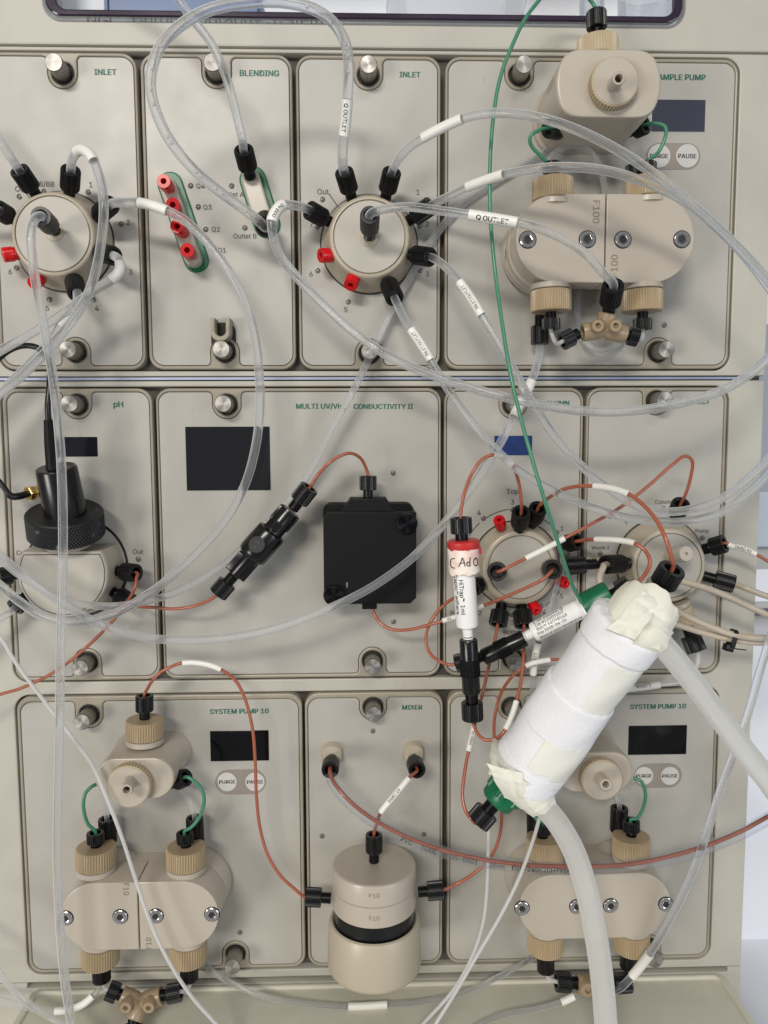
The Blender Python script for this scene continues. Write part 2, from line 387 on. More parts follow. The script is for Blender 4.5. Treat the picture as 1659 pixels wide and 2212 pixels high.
def stained():
    mt, nt, b = nodes('stained_paper_tape'); N = nt.nodes; L = nt.links
    tc = N.new('ShaderNodeTexCoord'); nz = N.new('ShaderNodeTexNoise'); nz.inputs['Scale'].default_value = 120; nz.inputs['Detail'].default_value = 5
    L.new(tc.outputs['Object'], nz.inputs['Vector']); cr = N.new('ShaderNodeValToRGB')
    cr.color_ramp.elements[0].position = 0.42; cr.color_ramp.elements[0].color = srgb(236, 226, 214)
    cr.color_ramp.elements[1].position = 0.72; cr.color_ramp.elements[1].color = srgb(232, 176, 168)
    L.new(nz.outputs['Fac'], cr.inputs[0]); L.new(cr.outputs[0], b.inputs['Base Color']); inp(b, Roughness=0.8)
    return mt
def tapemat(nm, col, bs):
    mt, nt, b = nodes(nm); N = nt.nodes; L = nt.links
    tc = N.new('ShaderNodeTexCoord'); nz = N.new('ShaderNodeTexNoise'); nz.inputs['Scale'].default_value = 110; nz.inputs['Detail'].default_value = 3; nz.inputs['Distortion'].default_value = 1.2
    vz = N.new('ShaderNodeTexVoronoi'); vz.feature = 'DISTANCE_TO_EDGE'; vz.inputs['Scale'].default_value = 95
    L.new(tc.outputs['Object'], nz.inputs['Vector']); L.new(nz.outputs['Color'], vz.inputs['Vector'])
    ad = N.new('ShaderNodeMath'); ad.operation = 'ADD'; L.new(nz.outputs['Fac'], ad.inputs[0]); L.new(vz.outputs['Distance'], ad.inputs[1])
    bp = N.new('ShaderNodeBump'); bp.inputs['Strength'].default_value = bs; bp.inputs['Distance'].default_value = 0.0008; L.new(ad.outputs[0], bp.inputs['Height']); L.new(bp.outputs[0], b.inputs['Normal'])
    inp(b, Base_Color=col, Roughness=0.5, Subsurface_Weight=0.15, Subsurface_Radius=(1, 1, 0.8), Subsurface_Scale=0.002)
    return mt
M['foamtape'] = tapemat('cream_masking_tape', srgb(236, 234, 219), .4)
M['filmtape'] = tapemat('pale_film_tape', srgb(230, 229, 220), .22)
M['papertape'] = stained()
def worn():
    mt, nt, b = nodes('knurled_black_worn'); N = nt.nodes; L = nt.links
    tc = N.new('ShaderNodeTexCoord'); nz = N.new('ShaderNodeTexNoise'); nz.inputs['Scale'].default_value = 130; nz.inputs['Detail'].default_value = 4
    L.new(tc.outputs['Object'], nz.inputs['Vector']); cr = N.new('ShaderNodeValToRGB')
    cr.color_ramp.elements[0].position = 0.66; cr.color_ramp.elements[0].color = srgb(24, 24, 26)
    cr.color_ramp.elements[1].position = 0.72; cr.color_ramp.elements[1].color = srgb(120, 120, 120)
    L.new(nz.outputs['Fac'], cr.inputs[0]); L.new(cr.outputs[0], b.inputs['Base Color']); inp(b, Roughness=0.5)
    return mt
M['worn'] = worn()

# ------------------------------------------------------------------ cabinet
def UV(x, y, h=0):
    p = P(x, y, h); return np.array([p[0], p[2]])
XR = UV(1652, 820, 2)[0]; XL = -1150.0
cab = thing('chromatography_cabinet', P(800, 2120, 0), 'large beige instrument cabinet filling the picture behind all the modules', 'instrument cabinet')
zt = UV(800, 107.5, 2)[1]; zs1 = UV(800, 812.5, 2)[1]; zs2 = UV(800, 822.5, 2)[1]; zb = UV(800, 2106, 2)[1]
rows = {}
def rowz(y): return UV(800, y, 8)[1]
bays = []
for (y0, y1, xa, xb) in ((116.5, 801, -18, 1588), (834.5, 1465, 14, 1565), (1492, 2089, 44.5, 1545)):
    x0 = XL+200 if xa is None else UV(xa, (y0+y1)/2, 2)[0]; x1 = UV(xb, (y0+y1)/2, 2)[0]
    bays.append((x0, UV(800, y1, 2)[1], x1, UV(800, y0, 2)[1]))
# upper housing with the window opening
wx0, wx1 = UV(96, 20, 6)[0], UV(1476, 20, 6)[0]; wz = UV(800, 48, 6)[1]; ztop = wz+420
hous = MB(); slab(hous, [[(XL, zt+2), (XR, zt+2), (XR, ztop+60), (XL, ztop+60)], rrect(wx0, wz, wx1, ztop, 34)], -30, 6, 4)
mk('upper_housing', hous, M['cab'], cab)
ch = MB(); slab(ch, [[(XL, zs1), (XR, zs1), (XR, zt), (XL, zt)], rrect(*bays[0], 34)], -20, 2, 3); mk('upper_chassis', ch, M['cab'], cab)
ch = MB(); slab(ch, [[(XL, zb), (XR, zb), (XR, zs2), (XL, zs2)], rrect(*bays[1], 34), rrect(*bays[2], 34)], -20, 2, 3); mk('lower_chassis', ch, M['cab'], cab)
bl = MB(); slab(bl, [[(XL, zb-300), (XR-2, zb-300), (XR-2, zt+3), (XL, zt+3)]], -700, -18, 0); mk('back_body', bl, M['gap'], cab)
st = MB(); slab(st, [[(XL, zs1-7.5), (UV(1600, 817, 0)[0], zs1-7.5), (UV(1600, 817, 0)[0], zs1-1.5), (XL, zs1-1.5)]], -17, -3, 1); mk('metal_strip', st, M['strip'], cab)
# acrylic window frame
fr = MB(); slab(fr, [rrect(wx0+3, wz+4, wx1-3, ztop-2, 32), rrect(wx0+24, wz+17, wx1-20, ztop-14, 22)], -4, 10, 3); mk('window_frame', fr, M['purple'], cab)
fr = MB(); slab(fr, [rrect(wx0-4, wz-6, wx1+4, ztop+2, 38), rrect(wx0+3.3, wz+4.2, wx1-3.3, ztop-2.2, 31)], 6.2, 9, 1.5); mk('clear_rim', fr, M['clear'], cab)
text(cab, 'NGC', 223, 43, w=66, h=6.7, mat=M['ink'], bold=0.02, clip=(-4, 5))
text(cab, 'Chromatography System', 492, 44, w=385, h=6.7, mat=M['ink'], clip=(-4, 5))
# compartment behind the window: floor, back and the things kept in it
cp = MB(); slab(cp, [[(wx0-30, wz-14), (wx1+30, wz-14), (wx1+30, ztop), (wx0-30, ztop)]], -420, -410, 0); mk('compartment_back', cp, M['wallw'], cab)
cp = MB(); slab(cp, [[(wx0-30, wz-26), (wx1+30, wz-26), (wx1+30, wz-6), (wx0-30, wz-6)]], -408, -32, 0); mk('compartment_floor', cp, M['cab'], cab)
def bbox(name, x0, x1, z0, hgt, h0, h1, mat, label, cat, bev=4, r=8):
    a, b = UV(x0, 30, h1)[0], UV(x1, 30, h1)[0]; mb = MB(); slab(mb, [rrect(a, z0, b, z0+hgt, r)], h0, h1, bev)
    v = np.concatenate(mb.v); return tag(mk(name, mb, mat, None, origin=[(v[:, 0].min()+v[:, 0].max())/2, -h0, z0]), label, cat)
fz = wz-5.8
bbox('storage_box', 232, 560, fz, 150, -240, -110, M['bluebox'], 'blue plastic box behind the window at the upper left', 'box')
bbox('carton', 130, 226, fz, 120, -200, -90, M['wallw'], 'white carton at the left end of the window above the modules', 'box')
bbox('carton', 600, 770, fz, 130, -320, -200, M['wallw'], 'white carton behind the window left of the wide beaker', 'box')
def beaker(x, r, h, label, hh=160):
    p = P(x, 30, h); p[2] = fz; mb = MB()
    lathe(mb, [(0, 0), (r-4, 0), (r, 5), (r, hh), (r+4, hh+4), (r, hh+3), (r-3.5, hh-2), (r-3.5, 6), (0, 5)], p, (0, 0, 1), 48)
    tag(mk('beaker', mb, M['glass'], None, origin=p), label, 'beaker')
beaker(985, 160, -230, 'wide clear glass beaker behind the middle of the window')
beaker(1278, 26, -70, 'narrow clear glass jar behind the window beside the black pump fitting')
beaker(1395, 62, -150, 'clear glass jar at the right end of the window')
# drip tray at the foot
zt2 = UV(800, 2118, 2)[1]; tx0, tx1 = UV(70, 2120, 2)[0], UV(1560, 2105, 2)[0]
sl = MB(); slab(sl, [[(XL, zb-260), (XR, zb-260), (XR, zb-0.5), (tx1+12, zb-0.5), (tx1+12, zt2+1), (tx0-12, zt2+1), (tx0-12, zb-0.5), (XL, zb-0.5)]], -17, 2, 1.5); mk('base_front', sl, M['cab'], cab)
tr = MB()
slab(tr, [rrect(tx0, -420, tx1, -2, 20)], zt2-90, zt2-8, 5, O=(0, 0, 0), X=X3, Y=np.array([0, 1., 0])*1.0, N=np.array([0, 0, 1.]))
slab(tr, [rrect(tx0, -420, tx1, -2, 20), rrect(tx0+16, -404, tx1-16, -14, 14)], zt2-20, zt2-1, 4, X=X3, Y=np.array([0, 1., 0]), N=np.array([0, 0, 1.]))
tag(mk('drip_tray', tr, M['tray'], None, origin=[(tx0+tx1)/2, -210, zt2-90]), 'beige drip tray jutting out below the lowest row of modules', 'tray')

# ------------------------------------------------------------------ shared thumbscrew
_ts = {}
def thumbscrew(mod, x, y):
    p = P(x, y, 8)
    if not _ts:
        a = MB(); lathe(a, [(17.4, -14), (17.4, 41), (16.8, 42.5)], (0, 0, 0), (0, 0, 1), 112, knurl=(0, 1), amp=0.07)
        lathe(a, [(21.0, -9), (22.6, -9), (22.6, -2), (21.8, -1), (21.0, -2)], (0, 0, 0), (0, 0, 1), 48)
        _ts['b'] = mesh('thumbscrew', np.concatenate(a.v), a.f, M['knurl'])
        c = MB(); lathe(c, [(17.0, 0), (17.6, 0.8), (17.6, 2.2), (16.4, 3.4), (8, 3.6), (0, 3.6)], (0, 0, 0), (0, 0, 1), 64)
        _ts['c'] = mesh('cap', np.concatenate(c.v), c.f, M['capmetal'], 38, c.flat)
    q = Vector((0, -1, 0)).to_track_quat('Z', 'Y')
    b = link('thumbscrew', _ts['b'], mod, p, rot=q)
    c = bpy.data.objects.new('cap', _ts['c']); COL.objects.link(c); c.parent = b; c.location = (0, 0, 42.5*S)
def plate_outline(x0, z0, x1, z1, r, top, bot, hw=31, rf=9):
    o = arc(x0+r, z1-r, r, 180, 90, 8)
    for c, zc in sorted(top):
        o += arc(c-hw-rf, z1-rf, rf, 90, 0, 5)+arc(c, zc, hw, 180, 360, 16)+arc(c+hw+rf, z1-rf, rf, 180, 90, 5)
    o += arc(x1-r, z1-r, r, 90, 0, 8)+arc(x1-r, z0+r, r, 0, -90, 8)
    for c, zc in sorted(bot, reverse=True):
        o += arc(c+hw+rf, z0+rf, rf, 270, 180, 5)+arc(c, zc, hw, 0, 180, 16)+arc(c-hw-rf, z0+rf, rf, 0, -90, 5)
    return o+arc(x0+r, z0+r, r, 270, 180, 8)
ROWZ = {0: (120, 797.5, 129, 788.5), 1: (838, 1462, 846.5, 1453), 2: (1496, 2085, 1508, 2078)}
def module(name, row, xs, label, top=(), bot=(), yref=None):
    """xs: outer left, plate left, plate right, outer right (picture x, at the row's middle)"""
    yo0, yo1, yp0, yp1 = ROWZ[row]; ym = yref or (yo0+yo1)/2
    ox0, px0, px1, ox1 = (UV(x, ym, 8)[0] for x in xs)
    oz1, oz0, pz1, pz0 = (UV(800, y, 8)[1] for y in (yo0, yo1, yp0, yp1))
    mod = thing(name, [(ox0+ox1)/2, 0, oz0], label, 'module', 'modules of the instrument')
    tp = [tuple(UV(x, y, 8)) for x, y in top]; bt = [tuple(UV(x, y, 8)) for x, y in bot]
    pl = plate_outline(px0, pz0, px1, pz1, 24, tp, bt)
    gapo = inset(np.array(pl), 1.1 if area2(pl) < 0 else -1.1)
    mb = MB(); slab(mb, [rrect(ox0, oz0, ox1, oz1, 30), gapo]+[circ(c, z, 22.6) for c, z in tp+bt], -17, 8.5, 3); mk('bezel', mb, M['bezel'], mod)
    mb = MB(); slab(mb, [rrect(ox0+3, oz0+3, ox1-3, oz1-3, 27)], -16, 1.5, 0); mk('backing', mb, M['hole'], mod)
    mb = MB(); slab(mb, [pl], -7, 7, 0.8); mk('faceplate', mb, M['plate'], mod)
    for x, y in list(top)+list(bot): thumbscrew(mod, x, y)
    return mod
m_in1 = module('inlet_valve_module', 0, (-14, -6, 298, 305), 'leftmost inlet valve module, round valve ringed by black fittings', [(135, 158)], [(164, 760)], 470)
m_bl = module('blending_module', 0, (313, 321, 628, 635), 'narrow blending module with four red plugs on a green strip', [(468, 158)], [(486, 760)], 470)
m_in2 = module('inlet_valve_module', 0, (643, 650, 944, 951), 'second inlet valve module, beside the large sample pump module', [(795.5, 162)], [(798, 763)], 470)
m_sp = module('sample_pump_module', 0, (961, 968, 1577, 1584), 'wide sample pump module at the upper right', [(1122, 162)], [(1421.8, 760)], 470)
m_ph = module('ph_module', 1, (18, 28, 330, 337), 'pH module at the left of the middle row', [(167, 874)], [(189, 1430)], 1150)
m_uv = module('detector_module', 1, (345, 351, 946, 952), 'wide detector module with large dark screen and square black box', [(490, 874)], [(804.5, 1427)], 1150)
m_co = module('column_valve_module', 1, (959, 965, 1249, 1255), 'column valve module right of the black detector box', [(1108.6, 874)], [(1107, 1422)], 1150)
m_ij = module('injection_valve_module', 1, (1262, 1268, 1554, 1561), 'injection valve module at the right of the middle row', [(1418, 866)], [], 1150)
m_p1 = module('system_pump_module', 2, (49, 57, 648, 656), 'lower left system pump module', [(192.6, 1543.7)], [(509, 2060)], 1800)
m_mx = module('mixer_module', 2, (662, 669, 950, 956), 'mixer module in the middle of the bottom row', [(806, 1527.5)], [], 1800)
m_p2 = module('system_pump_module', 2, (966, 973, 1535, 1541), 'lower right system pump module half hidden by the foam wrapped column', [(1105, 1527)], [(1400, 2046)], 1800)

# printed titles and small print
def title(mod, s, x0, x1, y): text(mod, s, (x0+x1)/2, y, w=x1-x0, mat=M['titleink'], bold=0.028)
title(m_in1, 'INLET', 205, 250, 155.5); title(m_bl, 'BLENDING', 520, 601, 158); title(m_in2, 'INLET', 864, 907.5, 161); title(m_sp, 'SAMPLE PUMP', 1413, 1523, 166.7)
title(m_ph, 'pH', 245, 266, 875); title(m_uv, 'MULTI UV/Vis', 640, 740, 878); title(m_uv, 'CONDUCTIVITY II', 764, 892, 878); text(m_uv, '-', 752, 878, w=6, mat=M['titleink'], bold=0.012)
title(m_co, 'COLUMN', 1168, 1230, 871); title(m_ij, 'INJECT', 1482, 1534, 867.6)
title(m_p1, 'SYSTEM PUMP 10', 452, 581.5, 1536.5); title(m_mx, 'MIXER', 868, 913, 1528); title(m_p2, 'SYSTEM PUMP 10', 1358, 1485, 1526)
_led = {}
def led(mod, x, y, r=5.2):
    if not _led:
        mb = MB(); lathe(mb, [(1.12, 0), (1.12, 0.08), (0.98, 0.1), (0.95, 0.04), (0.6, 0.2), (0, 0.26)], (0, 0, 0), (0, 0, 1), 20)
        _led['m'] = mesh('indicator_light', np.concatenate(mb.v), mb.f, M['led'])
    link('indicator_light', _led['m'], mod, P(x, y, 7.05), rot=Vector((0, -1, 0)).to_track_quat('Z', 'Y'), scale=(r, r, r))
def pr(mod, s, x, y, cap=11.5, w=None): text(mod, s, x, y, cap=None if w else cap, w=w, mat=M['inkgrey'], bold=0.003)
for s, x, y, cap in (('8/BB', 101, 398, 12), ('Out', 45, 408, 11), ('1', 196, 399, 10.5), ('2', 277, 480, 10.5), ('3', 282, 588, 10.5), ('4', 209, 665.7, 10.5), ('5', 102, 665.7, 10.5), ('6', 21.6, 587, 10.5)): pr(m_in1, s, x, y, cap)
for x, y in ((95.4, 414), (42, 425), (191, 415), (262, 484), (265.7, 581), (202, 647), (107, 647), (36, 579)): led(m_in1, x, y)
for s, x, y in (('Q4', 433, 402), ('Q3', 448, 448), ('Q2', 466, 496), ('Q1', 479, 541)): pr(m_bl, s, x, y, w=17)
pr(m_bl, 'Outlet A', 501, 420, w=49); pr(m_bl, 'Outlet B', 529, 510, w=48)
for x, y in ((412, 401.4), (428.4, 447), (444.6, 495.5), (462.6, 540.4), (500.4, 402), (529, 492.5)): led(m_bl, x, y)
for s, x, y, cap in (('Out', 697.6, 414, 11), ('7', 673, 484, 10.5), ('6', 672, 592, 10.5), ('5', 747, 669, 10.5), ('3', 923.3, 592, 10.5), ('2', 923.3, 484, 10.5), ('1', 903, 415, 10.5)): pr(m_in2, s, x, y, cap)
for x, y in ((696.5, 431), (685, 490), (686.4, 584.7), (752.3, 652), (843, 652), (907, 584), (907, 488)): led(m_in2, x, y)
led(m_sp, 1435, 702.4); led(m_uv, 849.5, 1022); led(m_uv, 850, 1343); led(m_mx, 805.6, 1579); led(m_mx, 695.8, 1806); led(m_mx, 916, 1802); led(m_p1, 518.4, 2014)
pr(m_ph, 'Out', 298, 1191.6, 10.5); led(m_ph, 299, 1208); pr(m_ph, 'Col', 46, 1194, 10.5)
for s, x, y, cap in (('Top', 1107, 1063, 14), ('3', 1107, 1084.6, 10.5), ('4', 1034.7, 1107, 10.5), ('1', 1214, 1141.7, 10.5), ('Out', 1220, 1198.6, 11), ('5', 1213, 1288, 10.5), ('4', 1176.3, 1322, 10.5), ('3', 1106, 1345, 10.5), ('2', 1036.6, 1324, 10.5), ('By', 980, 1326, 12)): pr(m_co, s, x, y, cap)
pr(m_co, 'Bottom', 1109, 1365.4, w=44)
for x, y in ((1106.7, 1100), (1044, 1120), (1202.7, 1150), (1203, 1279), (1169, 1309), (1106, 1328)): led(m_co, x, y)
pr(m_ij, 'Waste 2', 1297, 1183, w=40); pr(m_ij, 'Column', 1435, 1084, w=41); pr(m_ij, 'Pump', 1517, 1147.5, w=30)
for x, y in ((1318.5, 1115), (1434, 1098.5), (1517, 1162), (1297, 1196)): led(m_ij, x, y)
def line(mod, pts, w=1.0, h=7.5):
    path = np.array([P(x, y, h) for x, y in pts]); n = len(path); V = []; F = []
    for i in range(n):
        t = unit(path[min(i+1, n-1)]-path[max(i-1, 0)]); s = np.cross(t, N3); V += [path[i]+s*w, path[i]-s*w]
    for i in range(n-1): F.append((2*i, 2*i+1, 2*i+3, 2*i+2))
    mk('printed_line', MB().add(V, F), M['inkgrey'], mod, smooth=0)
line(m_in1, [(56, 417), (70, 436)]); line(m_in2, [(710, 417.6), (731, 448)]); line(m_ij, [(1339, 1111), (1355, 1133)])
def arcpx(cx, cy, r, a0, a1, n=14): return [(cx+r*math.cos(math.radians(a0+(a1-a0)*i/n)), cy-r*math.sin(math.radians(a0+(a1-a0)*i/n))) for i in range(n+1)]
line(m_co, arcpx(1116, 1218, 119, 98, 124)); line(m_co, arcpx(1116, 1218, 119, 132, 150)); line(m_co, arcpx(1116, 1218, 112, 50, 63)); line(m_co, arcpx(1116, 1218, 109, -36, -56)); line(m_co, arcpx(1116, 1218, 112, 240, 262))

# screens and buttons
def screen(mod, x0, y0, x1, y1, mat):
    a, b = UV(x0, y0, 7.3), UV(x1, y1, 7.3); mb = MB(); slab(mb, [rrect(a[0], b[1], b[0], a[1], 1.5, 2)], 7.05, 7.9, 0.4)
    s = mk('screen', mb, mat, mod)
    mb = MB(); g = 2.2; slab(mb, [rrect(a[0]-g, b[1]-g, b[0]+g, a[1]+g, 2, 2), rrect(a[0], b[1], b[0], a[1], 1.5, 2)], 7.02, 7.4, 0.2); mk('screen_border', mb, M['plate'], s)
screen(m_sp, 1408, 215, 1522, 285, M['scrblue']); screen(m_ph, 132, 944, 211.7, 986.4, M['scrpurple']); screen(m_uv, 400, 922, 585, 1059, M['scrgrey'])
screen(m_co, 1068, 941.4, 1149, 983.5, M['scrcol']); screen(m_p1, 453.6, 1579, 581.4, 1642.7, M['scrblack']); screen(m_p2, 1358, 1568, 1482, 1629, M['scrblack'])
def buttons(mod, x0, y0, x1, y1, cs, r):
    a, b = UV(x0, y0, 7.3), UV(x1, y1, 7.3); mb = MB(); hh = (a[1]-b[1])/2; zc = (a[1]+b[1])/2
    slab(mb, [capsule2((a[0]+hh, zc), (b[0]-hh, zc), hh)], 7.05, 7.7, 0.3); bp = mk('button_panel', mb, M['btnpanel'], mod)
    for (x, y), s in zip(cs, ('PURGE', 'PAUSE')):
        c = UV(x, y, 8); mb = MB(); slab(mb, [circ(c[0], c[1], r)], 7.6, 9, 0.8); bt = mk('button', mb, M['btn'], mod)
        text(bt, s, x, y, w=39 if r > 22 else 36, h=9.3, mat=M['ink'], bold=0.018)
buttons(m_sp, 1396, 308.5, 1512, 367, ((1423.6, 337), (1484.8, 337)), 24); buttons(m_p1, 464, 1663, 575, 1715, ((490.7, 1689), (550.8, 1689)), 21.5); buttons(m_p2, 1371, 1650, 1472, 1701, ((1391, 1676), (1447, 1676)), 21)

# ------------------------------------------------------------------ fittings and tubes
_fit = {}
def fitmesh():
    if _fit: return
    hd = MB(); lathe(hd, [(0, .37), (.78, .37), (.93, .375), (1, .41), (1, .965), (.95, 1), (.66, 1), (.60, .975), (.58, .55), (0, .55)], (0, 0, 0), (0, 0, 1), 96, knurl=(3, 4), amp=0.11)
    pr_ = [(0, 0), (.5, 0)]
    for i in range(7): z = .03+i*.05; pr_ += [(.6, z), (.6, z+.014), (.51, z+.028), (.51, z+.036)]
    th = MB(); lathe(th, pr_+[(.52, .42)], (0, 0, 0), (0, 0, 1), 32)
    for k, b, mt in (('h', hd, 'black'), ('t', th, 'black')): _fit[k] = mesh('fitting_nut' if k == 'h' else 'thread', np.concatenate(b.v), b.f, M[mt], 38, b.flat)
def F_(x0, y0, h0, x1, y1, h1, r=18.0, **k):
    r *= 1.10
    a, b = P(x0, y0, h0), P(x1, y1, h1)
    d = dict(a=a, b=b, ax=unit(b-a), L=np.linalg.norm(b-a), r=r*kf((h0+h1)/2)); d.update(k); return d
def nut(parent, f, name='fitting_nut'):
    fitmesh(); q = Vector(f['ax']).to_track_quat('Z', 'Y'); sc = (f['r'], f['r'], f['L'])
    o = link(name, _fit['h'], parent, f['a'], rot=q, scale=sc)
    t = bpy.data.objects.new('thread', _fit['t']); COL.objects.link(t); t.parent = o
    return o
def fill_h(pts):
    pts = [tuple(p) for p in pts]; d = [0]
    for a, b in zip(pts, pts[1:]): d.append(d[-1]+math.hypot(b[0]-a[0], b[1]-a[1]))
    kx = [d[i] for i, p in enumerate(pts) if len(p) > 2]; kh = [p[2] for p in pts if len(p) > 2]
    hh = np.interp(d, kx, kh)
    return [P(p[0], p[1], h) for p, h in zip(pts, hh)]
def sleeve(parent, path, pa, pb, r, s=None, flip=False, side=0.0, tw=0.75, cap=None, mat='white', ink='ink', text_at=0.5, bold=0.01):
    pp = np.array([proj(p) for p in path]); i0 = int(np.argmin(((pp-np.array(pa))**2).sum(1))); i1 = int(np.argmin(((pp-np.array(pb))**2).sum(1)))
    if i0 > i1: i0, i1 = i1, i0
    sub = path[i0:i1+1]
    if len(sub) < 3: return None
    mb = MB(); sweep(mb, sub, r, 20, inner=0.8)
    o = mk('label_sleeve', mb, M[mat], parent)
    if s:
        v, f = textgeo(s, bold); ext = v.max(0)-v.min(0)
        seg = np.linalg.norm(np.diff(sub, axis=0), axis=1); cum = np.concatenate([[0], np.cumsum(seg)]); L = cum[-1]
        sc = min(L*tw/ext[0], (cap or r*1.15)/ext[1]*1.0) if not cap else cap/ext[1]
        T = np.gradient(sub, axis=0); T /= np.linalg.norm(T, axis=1)[:, None]; V = []
        sg = -1 if flip else 1
        for p in v:
            a_ = min(max(L*text_at+sg*p[0]*sc, 0), L); k = min(np.searchsorted(cum, a_, side='right')-1, len(sub)-2); u = (a_-cum[k])/max(seg[k], 1e-9)
            c = sub[k]*(1-u)+sub[k+1]*u; t = unit(T[k]*(1-u)+T[k+1]*u); w = unit(CAMPOS-c); nn = unit(w-t*(w@t)); bb = np.cross(nn, t)
            an = sg*p[1]*sc/(r*1.02)+side; V.append(c+(r+0.35+.1*p[2])*(math.cos(an)*nn+math.sin(an)*bb))
        mk('lettering', MB().add(V, f), M[ink], o, smooth=0)
    return o
def tube(name, label, cat, pts, r, mat, a=None, b=None, sl=(), group=None, n=24, nuts=True, bub=(), jacket=None, inner=None, seg=3.5):
    q = fill_h(pts)
    def off(p): return p[0] < -5 or p[0] > 1664 or p[1] < -5 or p[1] > 2217
    if b is None and off(pts[-1]): q = q+[q[-1]+unit(q[-1]-q[-2])*170+np.array([0, 0, -45.])]      # loose ends run on outside the view
    if a is None and off(pts[0]): q = [q[0]+unit(q[0]-q[1])*170+np.array([0, 0, -45.])]+q
    if a is not None: q = [a['b']-a['ax']*a['L']*0.42, a['b']+a['ax']*2]+q
    if b is not None: q = q+[b['b']+b['ax']*2, b['b']-b['ax']*b['L']*0.42]
    path = catmull(q, seg); t = thing(name, path[len(path)//2], label, cat, group)
    mb = MB(); sweep(mb, path, r, n, inner=inner); mk('tube', mb, M[mat], t, smooth=60)
    for f in (a, b):
        if f is not None and nuts and not f.get('done'): nut(t, f); f['done'] = True
    for s_ in sl: sleeve(t, path, s_[0], s_[1], s_[2] if len(s_) > 2 else r+1.1, *s_[3:4], **(s_[4] if len(s_) > 4 else {}))
    pp = np.array([proj(p) for p in path])
    for bx, by, br in bub:
        br *= .62; i = int(np.argmin(((pp-np.array((bx, by)))**2).sum(1))); tt = unit(path[min(i+1, len(path)-1)]-path[i-1])
        mb = MB(); lathe(mb, [(0, -br*1.3), (br*.7, -br*.9), (br, 0), (br*.7, br*.9), (0, br*1.3)], path[i]+unit(CAMPOS-path[i])*(r-br*.35), tt, 12); mk('bubble', mb, M['bubble'], t, smooth=80)
    if jacket:
        jr, jm, i0, i1, off = jacket
        j0 = int(np.argmin(((pp-np.array(i0))**2).sum(1))); j1 = int(np.argmin(((pp-np.array(i1))**2).sum(1)))
        sub = path[j0:j1+1]+np.array(off); mb = MB(); sweep(mb, sub, jr, 24, inner=0.82); mk('clear_jacket', mb, M[jm], t, smooth=60)
        t['_'] = 1; del t['_']; return t, sub
    return t
_pl = {}
def plug(x0, y0, h0, x1, y1, h1, r, label):
    a, b = P(x0, y0, h0), P(x1, y1, h1); r *= 1.08*kf((h0+h1)/2)
    if not _pl:
        mb = MB(); lathe(mb, [(0, 0), (.86, 0), (.9, .3), (1, .34), (1, .92), (.94, 1), (.42, 1), (.36, .95), (.34, .5), (0, .48)], (0, 0, 0), (0, 0, 1), 28); _pl['m'] = mesh('red_plug', np.concatenate(mb.v), mb.f, M['red'], 38, mb.flat)
    o = link('red_plug', _pl['m'], None, a, rot=Vector(unit(b-a)).to_track_quat('Z', 'Y'), scale=(r, r, np.linalg.norm(b-a)))
    tag(o, label, 'plug', 'red port plugs')

# ------------------------------------------------------------------ round valves
def valve(mod, x, y, h, rf, rd, rb, name='valve_body', ring=True):
    c = P(x, y, h); c[1] = 0; k = kf(h); rf *= k; rd *= k
    body = MB(); lathe(body, [(rb-1, 6.5), (rb, 9), (rb-1, 15), (rf+5, h-20), (rf+1.5, h-7), (rf-0.5, h-2), (rf-3, h), (rd+3, h+0.4), (rd+2.2, h-0.3), (rd+2.0, h-4), (0, h-4)], c, N3, 96)
    b = mk(name, body, M['beige2'], mod)
    d = MB(); lathe(d, [(rd, h-3), (rd, h-0.2), (rd-0.8, h+0.5), (0, h+0.5)], c, N3, 96); mk('valve_disc', d, M['disc'], b)
    if ring:
        g = MB(); lathe(g, [(rb+2.6, 6.6), (rb+2.6, 8.2), (rb+0.2, 8.4)], c, N3, 96); mk('base_ring', g, M['ring'], b)
    return b, c
M['beige2'] = plastic('valve_moulding', srgb(190, 179, 159), 0.34, 0.05, 1200, 0.15)
v1, c1 = valve(m_in1, 113.8, 505.5, 69, 85, 75.6, 100); v2, c2 = valve(m_in2, 798, 511.6, 69, 84, 74, 100)
v3, c3 = valve(m_co, 1124, 1226, 55, 83, 69, 94); v4, c4 = valve(m_ij, 1445.7, 1222.6, 60, 82, 71, 96)
def collar(parent, x, y, h, r, hh=3, mat='beige2', name='port_collar'):
    p = P(x, y, h); mb = MB(); lathe(mb, [(r, -2), (r, hh-0.8), (r-0.8, hh), (r*0.62, hh), (r*0.6, hh-2), (0, hh-2)], p, N3, 40); return mk(name, mb, M[mat], parent)
collar(v1, 117, 500, 69.6, 19, 2); collar(v2, 798, 513, 69.6, 19, 2); collar(v3, 1075, 1233, 55.6, 22, 2); collar(v3, 1186, 1228, 55.6, 22, 2)

# fittings of the first inlet valve, then of the second
f1 = dict(ul=F_(83, 428, 38, 41, 367, 92), top=F_(149.4, 430, 40, 153, 367, 92), ru=F_(200, 476, 40, 240, 441, 85), rl=F_(202, 542, 36, 246, 553, 92), bo=F_(156, 592, 36, 167, 634, 92), lf=F_(34, 476, 38, -6, 452, 84), ce=F_(119, 498, 70, 88, 467, 168, 18.5))
f2 = dict(t1=F_(761, 432, 40, 743, 371, 92), t2=F_(831.5, 432, 40, 847, 371, 92), r1=F_(874, 483, 38, 931, 444, 76), r2=F_(874.7, 547.6, 36, 931, 556, 84), br=F_(831.5, 594, 36, 853, 645, 88), l1=F_(719, 483, 38, 667, 453, 78), ce=F_(798, 511, 70, 799, 464, 158, 18.5))
plug(40, 547, 48, 6, 551, 62, 14, 'red plug at the left edge, on the side of the first inlet valve'); plug(88, 600, 40, 74, 611, 70, 14, 'red plug at the lower left of the first inlet valve, behind a clear tube')
